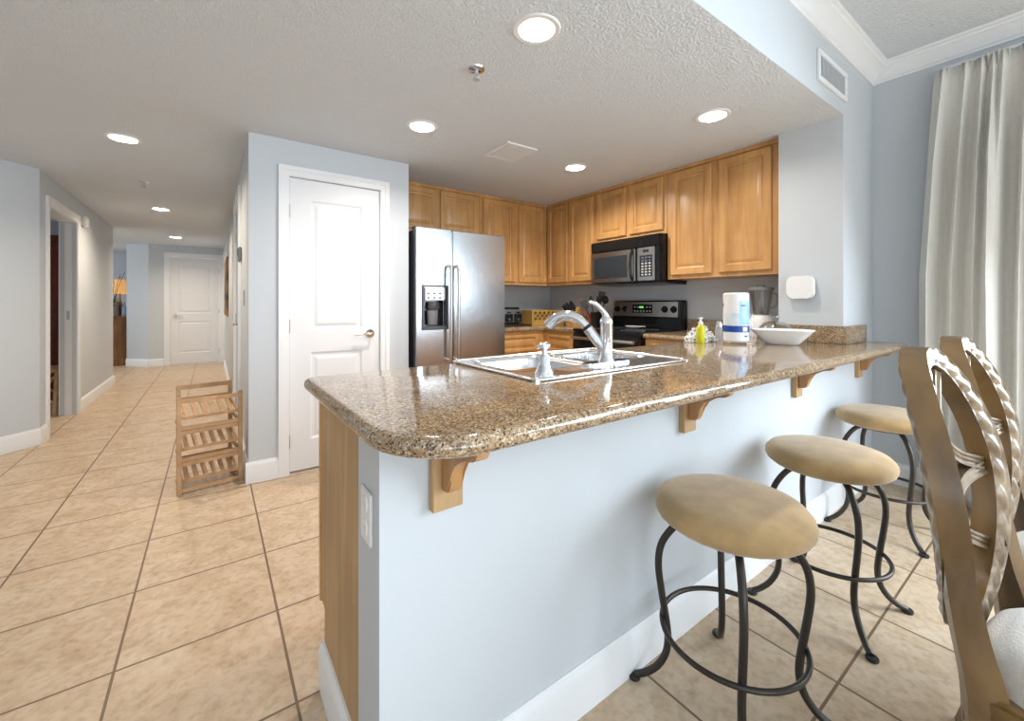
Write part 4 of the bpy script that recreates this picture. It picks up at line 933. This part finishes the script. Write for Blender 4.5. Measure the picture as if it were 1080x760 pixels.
# ------------------------------------------------------------------ wall plates
def outlet():
    t = thing('wall_outlet', (KX, 0.921, 0.635), 'white duplex outlet on the narrow end of the peninsula wall', 'outlet')
    b = MB(); b.box(KX - 0.006, KX - 0.0002, 0.885, 0.957, 0.636, 0.750, 0.003); p = b.build('cover_plate', M['plastic'], t)
    for z in (0.667, 0.719):
        b = MB(); b.prism(rr(0.906, 0.936, z - 0.018, z + 0.018, 0.012, 4), KX - 0.0085, KX - 0.005, 'yz'); s = b.build('socket', M['plastic'], p)
        b = MB(); b.box(KX - 0.0088, KX - 0.0083, 0.9145, 0.9160, z - 0.003, z + 0.007); b.box(KX - 0.0088, KX - 0.0083, 0.9255, 0.9270, z - 0.003, z + 0.006); b.build('slot', M['lightgrey'], s, smooth=0)
outlet()
t = thing('thermostat', (0.19, 3.93, 1.49), 'grey thermostat on the hall wall by the pantry corner', 'thermostat')
b = MB(); b.box(0.164, 0.1898, 3.87, 3.99, 1.485, 1.60, 0.008); tb = b.build('housing', M['midgrey'], t)
b = MB(); b.box(0.161, 0.166, 3.885, 3.975, 1.53, 1.585, 0.002); b.build('screen', M['greyplastic'], tb)
t = thing('light_switch', (0.19, 3.60, 1.16), 'white light switch on the hall wall just behind the pantry corner', 'light switch')
b = MB(); b.box(0.184, 0.1898, 3.565, 3.64, 1.14, 1.255, 0.002); pb = b.build('cover_plate', M['lightgrey'], t)
b = MB(); b.box(0.180, 0.186, 3.592, 3.612, 1.185, 1.215, 0.002); b.build('toggle', M['plastic'], pb)
t = thing('door_chime', (-1.15, 6.42, 2.03), 'small white box on the left hall wall beside the doorway casing', 'door chime')
b = MB(); b.box(-1.149, -1.105, 6.37, 6.50, 2.00, 2.105, 0.01); b.build('housing', M['plastic'], t)
b = MB(); b.box(-1.106, -1.102, 6.39, 6.48, 2.02, 2.03); b.build('grille', M['lightgrey'], t, smooth=0)
t = thing('wall_painting', (0.19, 7.9, 0.975), 'tall dark brown and gold canvas on the right hall wall', 'painting')
b = MB(); b.box(0.165, 0.1895, 7.2, 8.6, 0.975, 1.83, 0.003); b.build('canvas', M['art'], t)

# ------------------------------------------------------------------ wooden rack by the pantry corner
rk = thing('stacking_rack', (0.0, 3.33, 0), 'slatted wooden folding rack of three tiers by the pantry corner', 'rack')
rx = Matrix.Rotation(math.radians(9), 4, 'Z'); ro = Vector((-0.024, 3.34, 0))
def rkb(b, x0, x1, y0, y1, z0, z1, tilt=0.0):
    c_ = Vector(((x0 + x1) / 2, (y0 + y1) / 2, (z0 + z1) / 2))
    X = rx @ Vector((1, 0, 0)); Yv = rx @ Vector((0, math.cos(tilt), math.sin(tilt))); Zv = X.cross(Yv)
    cc = rx @ c_ + ro
    b.obox(cc, X, Yv, Zv, (x1 - x0) / 2, (y1 - y0) / 2, (z1 - z0) / 2, 0.0015)
RW = 0.158
for sx in (-1, 1):
    b = MB(); rkb(b, sx * RW - 0.011, sx * RW + 0.011, -0.125, -0.103, 0.0, 0.588); b.build('post', M['bamboo'], rk)
    b = MB(); rkb(b, sx * 0.140 + 0.006 - 0.011, sx * 0.140 + 0.006 + 0.011, 0.118, 0.140, 0.0, 0.625); b.build('post', M['bamboo'], rk)
def rail(nm, y, z, hgt=0.024, x=RW - 0.011, thk=0.012):
    b = MB(); rkb(b, -x, x, y - thk / 2, y + thk / 2, z, z + hgt); b.build(nm, M['bamboo'], rk)
rail('top_rail', 0.129, 0.595, 0.028)
for k in range(3):
    z0 = 0.012 + k * 0.190
    rail('front_rail', -0.114, z0 + (0.0 if k == 0 else -0.006), 0.024)
    rail('front_rail', -0.114, z0 + 0.158, 0.024)
    rail('back_rail', 0.129, z0 + 0.130, 0.022)
    # tilted shelf: high at the back, low at the front
    for s in range(6):
        x = -0.115 + s * 0.046
        b = MB(); rkb(b, x - 0.0125, x + 0.0125, -0.112, 0.135, z0 + 0.098, z0 + 0.106, math.radians(16)); b.build('slat', M['bamboo'], rk)
    b = MB(); rkb(b, -RW + 0.011, RW - 0.011, -0.105, -0.093, z0 + 0.056, z0 + 0.074); b.build('shelf_rail', M['bamboo'], rk)
    for sx in (-1, 1):
        b = MB(); rkb(b, sx * (RW - 0.016) - 0.005, sx * (RW - 0.016) + 0.005, -0.112, 0.128, z0 + 0.092, z0 + 0.112, math.radians(16)); b.build('shelf_side', M['bamboo'], rk)
        b = MB(); rkb(b, sx * 0.149 + 0.003 - 0.007, sx * 0.149 + 0.003 + 0.007, -0.103, 0.118, z0 + 0.0, z0 + 0.020); b.build('side_rail', M['bamboo'], rk)

# ------------------------------------------------------------------ bar stools
def bar_stool():
    t = thing('bar_stool', (0, 0, 0), '', 'bar stool', 'backless bar stools along the peninsula')
    prof = [(0, 0.528), (0.16, 0.528), (0.186, 0.531), (0.200, 0.542), (0.206, 0.557), (0.203, 0.573), (0.190, 0.588), (0.160, 0.598), (0.11, 0.603), (0.05, 0.606), (0, 0.607)]
    b = MB(); b.lathe(prof, n=64)
    for v in b.bm.verts:     # gathered edge
        a = math.atan2(v.co.y, v.co.x); r = math.hypot(v.co.x, v.co.y)
        if 0.18 < r and v.co.z < 0.58: v.co.x *= 1 + 0.006 * math.sin(28 * a); v.co.y *= 1 + 0.006 * math.sin(28 * a)
    b.build('seat', M['suede'], t, smooth=70)
    b = MB(); b.lathe([(0, 0.514), (0.13, 0.514), (0.13, 0.528), (0, 0.528)], n=40); b.build('seat_plate', M['iron'], t)
    b = MB(); b.tube([(0.186 * math.cos(2 * PI * k / 64), 0.186 * math.sin(2 * PI * k / 64), 0.208) for k in range(64)], 0.0075, 10, closed=True); b.build('foot_ring', M['iron'], t)
    for k in range(4):
        a = PI / 4 + k * PI / 2; ca, sa = math.cos(a), math.sin(a)
        P = [(0.085, 0.520), (0.125, 0.508), (0.160, 0.475), (0.188, 0.425), (0.196, 0.365), (0.188, 0.290), (0.176, 0.215), (0.169, 0.150), (0.176, 0.098), (0.200, 0.055), (0.232, 0.026), (0.262, 0.011)]
        b = MB(); b.tube(spline([(r * ca, r * sa, z) for r, z in P], 5), 0.0105, 12); lg = b.build('leg', M['iron'], t)
        b = MB(); b.lathe([(0, 0.0), (0.017, 0.0), (0.019, 0.005), (0.017, 0.011), (0, 0.013)], (0.266 * ca, 0.266 * sa, 0), 18); b.build('foot_pad', M['blackmatte'], lg)
    return t
st0 = bar_stool()
SL = ['nearest tan-seated iron bar stool, in front of the others along the peninsula', 'middle tan-seated iron bar stool of the three along the peninsula', 'farthest tan-seated iron bar stool, near the curtain wall']
for k, (x, y, r) in enumerate(((1.212, 0.606, -10), (1.93, 0.595, -2), (2.835, 0.622, -3))):
    if k == 0: st0.location = (x, y, 0); st0.rotation_euler = (0, 0, math.radians(r)); st0['label'] = SL[0]
    else: dup(st0, (x, y, 0), math.radians(r), SL[k])

# ------------------------------------------------------------------ dining chairs (back towards the peninsula)
CA, CH1, CH2, CK_, CT, CZ, CTILT = 0.205, 0.283, 0.315, 0.060, 0.046, 0.770, math.tan(0.132)
RWD = 0.040     # face width of the back frame
def cpt(s, v, n):
    sl = 2 * CK_ * 0.92 * s / CA ** 2; q = math.sqrt(1 + sl * sl)
    return (s - n * sl / q, CK_ * (s / CA) ** 2 * 0.92 - CTILT * v + n / q, CZ + v)
def ringpt(th): return CA * math.sin(th), (CH1 if math.cos(th) > 0 else CH2) * math.cos(th)
def dining_chair():
    t = thing('dining_chair', (0, 0, 0), '', 'dining chair', 'carved oval-back dining chairs')
    N = 220; K = 9
    b = MB(); sec = []
    for i in range(N):
        th = 2 * PI * i / N; s, v = ringpt(th); s2, v2 = ringpt(th + 0.01)
        tx, tv = s2 - s, v2 - v; L = math.hypot(tx, tv); nx, nv = -tv / L, tx / L     # outward normal in plane
        if nx * s + nv * v < 0: nx, nv = -nx, -nv
        ring = []
        arcl = th * 0.26
        for side in (1, -1):
            for j in range(K):
                q = j / (K - 1); r = -RWD * (1 - q) if side == 1 else -RWD * q     # inward from the outer edge
                e = abs(q - 0.5) * 2
                if e > 0.80: hgt = CT / 2
                else:
                    base = CT / 2 - 0.005
                    lob = abs(math.sin(arcl * 58 + (q - 0.5) * 2.2 * side))
                    hgt = base + 0.009 * math.sqrt(max(0, 1 - (e / 0.82) ** 2)) * (0.25 + 0.75 * lob)
                ring.append(b.bm.verts.new(Vector(cpt(s + nx * r, v + nv * r, side * hgt))))
        sec.append(ring)
    mc, mw_ = M['carved'], M['chairwood']
    for i in range(N):
        A, B = sec[i], sec[(i + 1) % N]; n_ = len(A)
        for j in range(n_):
            edge = (j == K - 1 or j == 2 * K - 1)
            b.face([A[j], A[(j + 1) % n_], B[(j + 1) % n_], B[j]], mw_ if edge else mc)
    b.build('back_frame', None, t, smooth=50)
    # interlaced ribs inside the oval
    def rib(ctrl):
        pts = spline([(s, v, 0) for s, v in ctrl], 10); b = MB(); rows = []
        W = 0.029
        for i, p in enumerate(pts):
            d = (pts[min(i + 1, len(pts) - 1)] - pts[max(i - 1, 0)]).normalized(); nn = Vector((-d.y, d.x, 0))
            row = []
            for side in (1, -1):
                for j in range(7):
                    q = (j / 6 - 0.5) * side; gro = 0.004 if j in (2, 4) else 0.0
                    row.append(b.bm.verts.new(Vector(cpt(p.x + nn.x * W * q, p.y + nn.y * W * q, side * (0.013 - gro)))))
            rows.append(row)
        for A, B in zip(rows, rows[1:]):
            for j in range(14): b.face([A[j], A[(j + 1) % 14], B[(j + 1) % 14], B[j]])
        b.face(rows[0][::-1]); b.face(rows[-1]); b.build('back_rib', M['carved'], t, smooth=35)
    for sg in (1, -1):
        rib([(sg * -0.055, 0.225), (sg * -0.02, 0.14), (sg * 0.025, 0.07), (sg * 0.09, 0.025), (sg * 0.160, 0.005)])
        rib([(sg * 0.162, -0.005), (sg * 0.085, -0.030), (sg * 0.02, -0.080), (sg * -0.05, -0.135), (sg * -0.145, -0.178)])
    # rear legs run on from the sides of the oval; front legs are tapered
    for sg in (-1, 1):
        b = MB(); rows = []
        path = spline([(0.1960, 0.720, 0.030), (0.1965, 0.680, 0.036), (0.1975, 0.640, 0.041), (0.1995, 0.600, 0.044), (0.2020, 0.550, 0.046), (0.2045, 0.500, 0.050), (0.2055, 0.440, 0.055), (0.2055, 0.340, 0.056), (0.206, 0.20, 0.046), (0.208, 0.0, 0.036)], 4)
        for so, z, dp in path:
            s = so - 0.018; v = z - CZ; sl = 2 * CK_ * 0.92 * s / CA ** 2
            yc = cpt(s, v, 0)[1] if z > 0.30 else cpt(s, 0.30 - CZ, 0)[1] - (0.30 - z) * 0.30
            yc += 0.006 * math.exp(-((z - 0.45) / 0.06) ** 2)
            q = math.sqrt(1 + sl * sl)
            rows.append([b.bm.verts.new(Vector((sg * (s + (a - c_ * sl) / q), yc + (c_ + a * sl) / q, z))) for a, c_ in ((-0.017, -dp / 2), (0.018, -dp / 2), (0.0185, 0), (0.018, dp / 2), (-0.017, dp / 2))])
        for A, B in zip(rows, rows[1:]):
            for j in range(5): b.face([A[j], A[(j + 1) % 5], B[(j + 1) % 5], B[j]])
        b.face(rows[0]); b.face(rows[-1][::-1]); b.build('leg', M['chairwood'], t, smooth=45)
        b = MB(); b.tube([(sg * 0.215, 0.465, 0.0), (sg * 0.215, 0.465, 0.05), (sg * 0.215, 0.465, 0.25), (sg * 0.215, 0.465, 0.42)], [0.016, 0.020, 0.026, 0.030], 12); b.build('leg', M['chairwood'], t)
    b = MB(); rails_ = [(-0.20, 0.07), (0.20, 0.07), (0.245, 0.47), (0.12, 0.515), (0, 0.525), (-0.12, 0.515), (-0.245, 0.47)]
    b.prism(rails_, 0.37, 0.445, 'xy', bev=0.006); b.build('seat_frame', M['chairwood'], t, smooth=30)
    b = MB()
    def cush(u, v):
        a = 2 * PI * u; ex = 3.2; c_, s_ = math.cos(a), math.sin(a)
        r = min(1, v * 1.0); x = math.copysign(abs(c_) ** (2 / ex), c_); y = math.copysign(abs(s_) ** (2 / ex), s_)
        wd = 0.215 + 0.025 * y
        z = 0.446 + 0.072 * (1 - r ** 3.5) ** 0.6 if r < 1 else 0.446
        return (wd * r * x, 0.285 + 0.225 * r * y, z)
    b.grid(cush, 64, 16, cu=True); b.build('seat', M['chairfabric'], t, smooth=60)
    return t
ch0 = dining_chair(); RZ = math.radians(177.1)
ch0.location = (1.338, 0.200, 0); ch0.rotation_euler = (0, 0, RZ); ch0['label'] = 'nearest carved oval-back dining chair with ivory seat, at the right edge'
dup(ch0, (1.861, 0.212, 0), RZ + math.radians(0.9), 'second carved oval-back dining chair, behind the nearest one by the curtain')

# ------------------------------------------------------------------ curtain
PLE = [0.495, 0.405, 0.345, 0.305, 0.270, 0.190, 0.095, 0.0, -0.10, -0.20, -0.31]
cz0, cz1 = 0.015, 2.512
def cx_(y, z):
    zp = 2.405                                     # height of the pinch
    d = 0.0
    for k, p in enumerate(PLE):
        full = 0.014 + 0.006 * ((k * 37) % 5) / 4
        amp = 0.135 - 0.040 * ((k * 53) % 3) / 2
        if z < zp:
            q = min(1.0, (zp - z) / 0.45); wd = 0.010 + (full - 0.010) * q + 0.008 * (1 - z / cz1); am = 0.040 + (amp - 0.040) * q
            pos = p + 0.022 * math.sin(k * 1.7) * (1 - z / cz1)
            t_ = abs(y - pos) / wd
            d += am * math.exp(-t_ ** 1.5) + 0.010 * math.exp(-((y - pos - 0.034) / 0.012) ** 2) * q
        else:
            q = (z - zp) / (cz1 - zp); wd = 0.010 + 0.014 * q
            t_ = (y - p) / wd
            d += math.exp(-t_ ** 4) * (0.036 + 0.014 * q * math.cos(t_ * 2.2 * PI))
    return 3.463 + 0.042 * max(0.0, min(1.0, (zp - z) / 0.5)) - d
def cur(u, v):
    z = cz0 + (cz1 - cz0) * v
    fl = (1 - min(1, z / 1.7)) 
    ymax = 0.535 + 0.075 * min(1, (cz1 - z) / 1.2) ** 0.8
    yn = 0.535 - (0.535 + 0.40) * u
    y = yn + (ymax - 0.535) * (1 - u) ** 3
    return (cx_(yn, z), y, z)
b = MB(); b.grid(cur, 420, 40)
cu_ = b.build('curtain', M['curtain'], loc=(3.43, 0.1, cz0), smooth=70, recalc=False)
md = cu_.modifiers.new('thickness', 'SOLIDIFY'); md.thickness = 0.003
tag(cu_, 'oatmeal pinch-pleated floor-length curtain on the right wall', 'curtain')
b = MB(); b.box(3.47, 3.50, -0.45, 0.50, 2.515, 2.535, 0.003); b.box(3.50, 3.559, 0.40, 0.43, 2.52, 2.54); b.box(3.50, 3.559, -0.40, -0.37, 2.52, 2.54)
tag(b.build('curtain_rail', M['white'], loc=(3.48, 0.0, 2.515)), 'white curtain rail under the crown moulding on the right wall', 'curtain rail')

# ------------------------------------------------------------------ seen through the left doorway
t = thing('armoire', (-1.62, 7.55, 0), 'tall red mahogany cabinet seen through the left doorway', 'cabinet')
b = MB(); b.box(-2.25, -1.32, 7.18, 7.90, 0.0, 1.90, 0.004); b.build('body', M['redwood'], t)
b = MB(); b.box(-2.29, -1.29, 7.13, 7.93, 1.90, 1.965, 0.01); b.build('cornice', M['redwood'], t)
for x in (-2.22, -1.78):
    b = MB(); b.loops(lambda u, v, d: (x + u, 7.18 - d, 0.12 + v), 0.42, 1.70, [(0, 0), (0, 0.02), (0.06, 0.02), (0.07, 0.008), (0.10, 0.016)]); b.build('door', M['redwood'], t, smooth=20)
t = thing('side_chair', (-1.50, 6.45, 0), 'pale wooden cross-back chair inside the left doorway', 'chair')
def sc_(b, pts, r): b.tube(pts, r, 10)
for y in (6.28, 6.66):
    b = MB(); sc_(b, spline([(-1.66, y, 0), (-1.67, y, 0.45), (-1.72, y, 0.80)], 5), 0.018); b.build('leg', M['bamboo'], t)
    b = MB(); sc_(b, [(-1.33, y, 0), (-1.31, y, 0.44)], 0.018); b.build('leg', M['bamboo'], t)
    b = MB(); sc_(b, [(-1.66, y, 0.12), (-1.32, y, 0.40)], 0.012); sc_(b, [(-1.66, y, 0.40), (-1.325, y, 0.12)], 0.012); b.build('cross_brace', M['bamboo'], t)
b = MB(); sc_(b, spline([(-1.71, 6.27, 0.74), (-1.73, 6.33, 0.83), (-1.735, 6.47, 0.87), (-1.73, 6.61, 0.83), (-1.71, 6.67, 0.74)], 5), 0.020); b.build('top_rail', M['bamboo'], t)
b = MB(); sc_(b, [(-1.67, 6.28, 0.47), (-1.72, 6.66, 0.78)], 0.012); sc_(b, [(-1.67, 6.66, 0.47), (-1.72, 6.28, 0.78)], 0.012); b.build('back_cross', M['bamboo'], t)
b = MB(); b.box(-1.69, -1.29, 6.25, 6.69, 0.44, 0.475, 0.012); b.build('seat', M['bamboo'], t)

# ------------------------------------------------------------------ far room at the end of the hall
t = thing('console_cabinet', (-1.75, 10.85, 0), 'dark brown wooden console cabinet at the far end of the hall', 'cabinet')
b = MB(); b.box(-2.20, -1.315, 10.60, 11.05, 0.0, 0.88, 0.006); b.build('body', M['darkwood'], t)
b = MB(); b.box(-2.23, -1.297, 10.57, 11.07, 0.88, 0.918, 0.006); b.build('top', M['darkwood'], t)
b = MB(); b.box(-2.21, -1.305, 10.575, 11.05, 0.0, 0.13, 0.01); b.build('plinth', M['darkwood'], t)
for x in (-2.17, -1.77):
    b = MB(); b.loops(lambda u, v, d: (x + u, 10.60 - d, 0.17 + v), 0.39, 0.66, [(0, 0), (0, 0.015), (0.05, 0.015), (0.06, 0.006), (0.09, 0.012)]); b.build('door', M['darkwood'], t, smooth=20)
ZC = 0.9182
t = thing('table_lamp', (-1.435, 10.88, ZC), 'table lamp with glowing amber shade on the far console', 'lamp')
lc = (-1.435, 10.88, 0)
b = MB(); b.lathe([(0, ZC), (0.075, ZC), (0.075, ZC + 0.02), (0.03, ZC + 0.04), (0.045, ZC + 0.12), (0.055, ZC + 0.18), (0.03, ZC + 0.26), (0.015, ZC + 0.30), (0.012, ZC + 0.50), (0, ZC + 0.50)], lc, 24); b.build('base', M['darkwood'], t)
b = MB(); b.lathe([(0.140, ZC + 0.43), (0.126, ZC + 0.50), (0.080, ZC + 0.67), (0.076, ZC + 0.70), (0.073, ZC + 0.70), (0.123, ZC + 0.50), (0.137, ZC + 0.43)], lc, 32); b.build('lamp_shade', M['shade'], t)
b = MB(); b.lathe([(0, ZC + 0.50), (0.006, ZC + 0.50), (0.006, ZC + 0.73), (0.014, ZC + 0.745), (0, ZC + 0.76)], lc, 12); b.build('finial', M['darkwood'], t)
l = bpy.data.lights.new('table_lamp_bulb', 'POINT'); l.energy = 3; l.color = (1, 0.62, 0.3); l.shadow_soft_size = 0.05
o = bpy.data.objects.new('table_lamp_bulb', l); C.objects.link(o); o.location = (-1.435, 10.88, ZC + 0.58)
t = thing('potted_plant', (-1.505, 10.70, ZC), 'leafy green plant with bare twigs in a glass vase on the far console', 'plant')
pc = (-1.505, 10.70)
b = MB(); b.lathe([(0, ZC), (0.06, ZC), (0.068, ZC + 0.02), (0.070, ZC + 0.19), (0.074, ZC + 0.20), (0.066, ZC + 0.20), (0.063, ZC + 0.02), (0, ZC + 0.015)], (*pc, 0), 24); b.build('vase', M['midgrey'], t)
random.seed(11); b = MB()
for k in range(90):
    a = random.random() * 2 * PI; el = random.uniform(-0.5, 1.3); R_ = random.uniform(0.05, 0.16)
    p = Vector((pc[0] + R_ * math.cos(a) * math.cos(el), pc[1] + R_ * math.sin(a) * math.cos(el), ZC + 0.22 + R_ * math.sin(el) * 1.0))
    dd = (p - Vector((pc[0], pc[1], ZC + 0.17))).normalized(); sd_ = dd.cross(Vector((0, 0, 1))).normalized()
    q = [p - dd * 0.03, p + sd_ * 0.016, p + dd * 0.04 - Vector((0, 0, 0.012)), p - sd_ * 0.016]
    b.face([b.bm.verts.new(v) for v in q])
b.build('foliage', M['leaf'], t, smooth=0, recalc=False)
for k in range(7):
    a = 2 * PI * k / 7; b = MB(); h_ = random.uniform(0.45, 0.85)
    b.tube(spline([(pc[0], pc[1], ZC + 0.1), (pc[0] + 0.05 * math.cos(a), pc[1] + 0.05 * math.sin(a), ZC + 0.1 + h_ * 0.5), (pc[0] + 0.13 * math.cos(a) + 0.03, pc[1] + 0.13 * math.sin(a), ZC + 0.1 + h_)], 6), 0.004, 6)
    b.build('twig', M['twig'], t)
b = MB(); b.lathe([(0, ZC), (0.035, ZC), (0.038, ZC + 0.01), (0.038, ZC + 0.17), (0.014, ZC + 0.21), (0.014, ZC + 0.27), (0, ZC + 0.27)], (-1.345, 10.66, 0), 18)
tag(b.build('bottle', mat('blue_grey_glass', (0.25, 0.36, 0.48), 0.1, coat=0.5), loc=(-1.345, 10.66, ZC)), 'blue-grey bottle in front of the lamp on the far console', 'bottle')
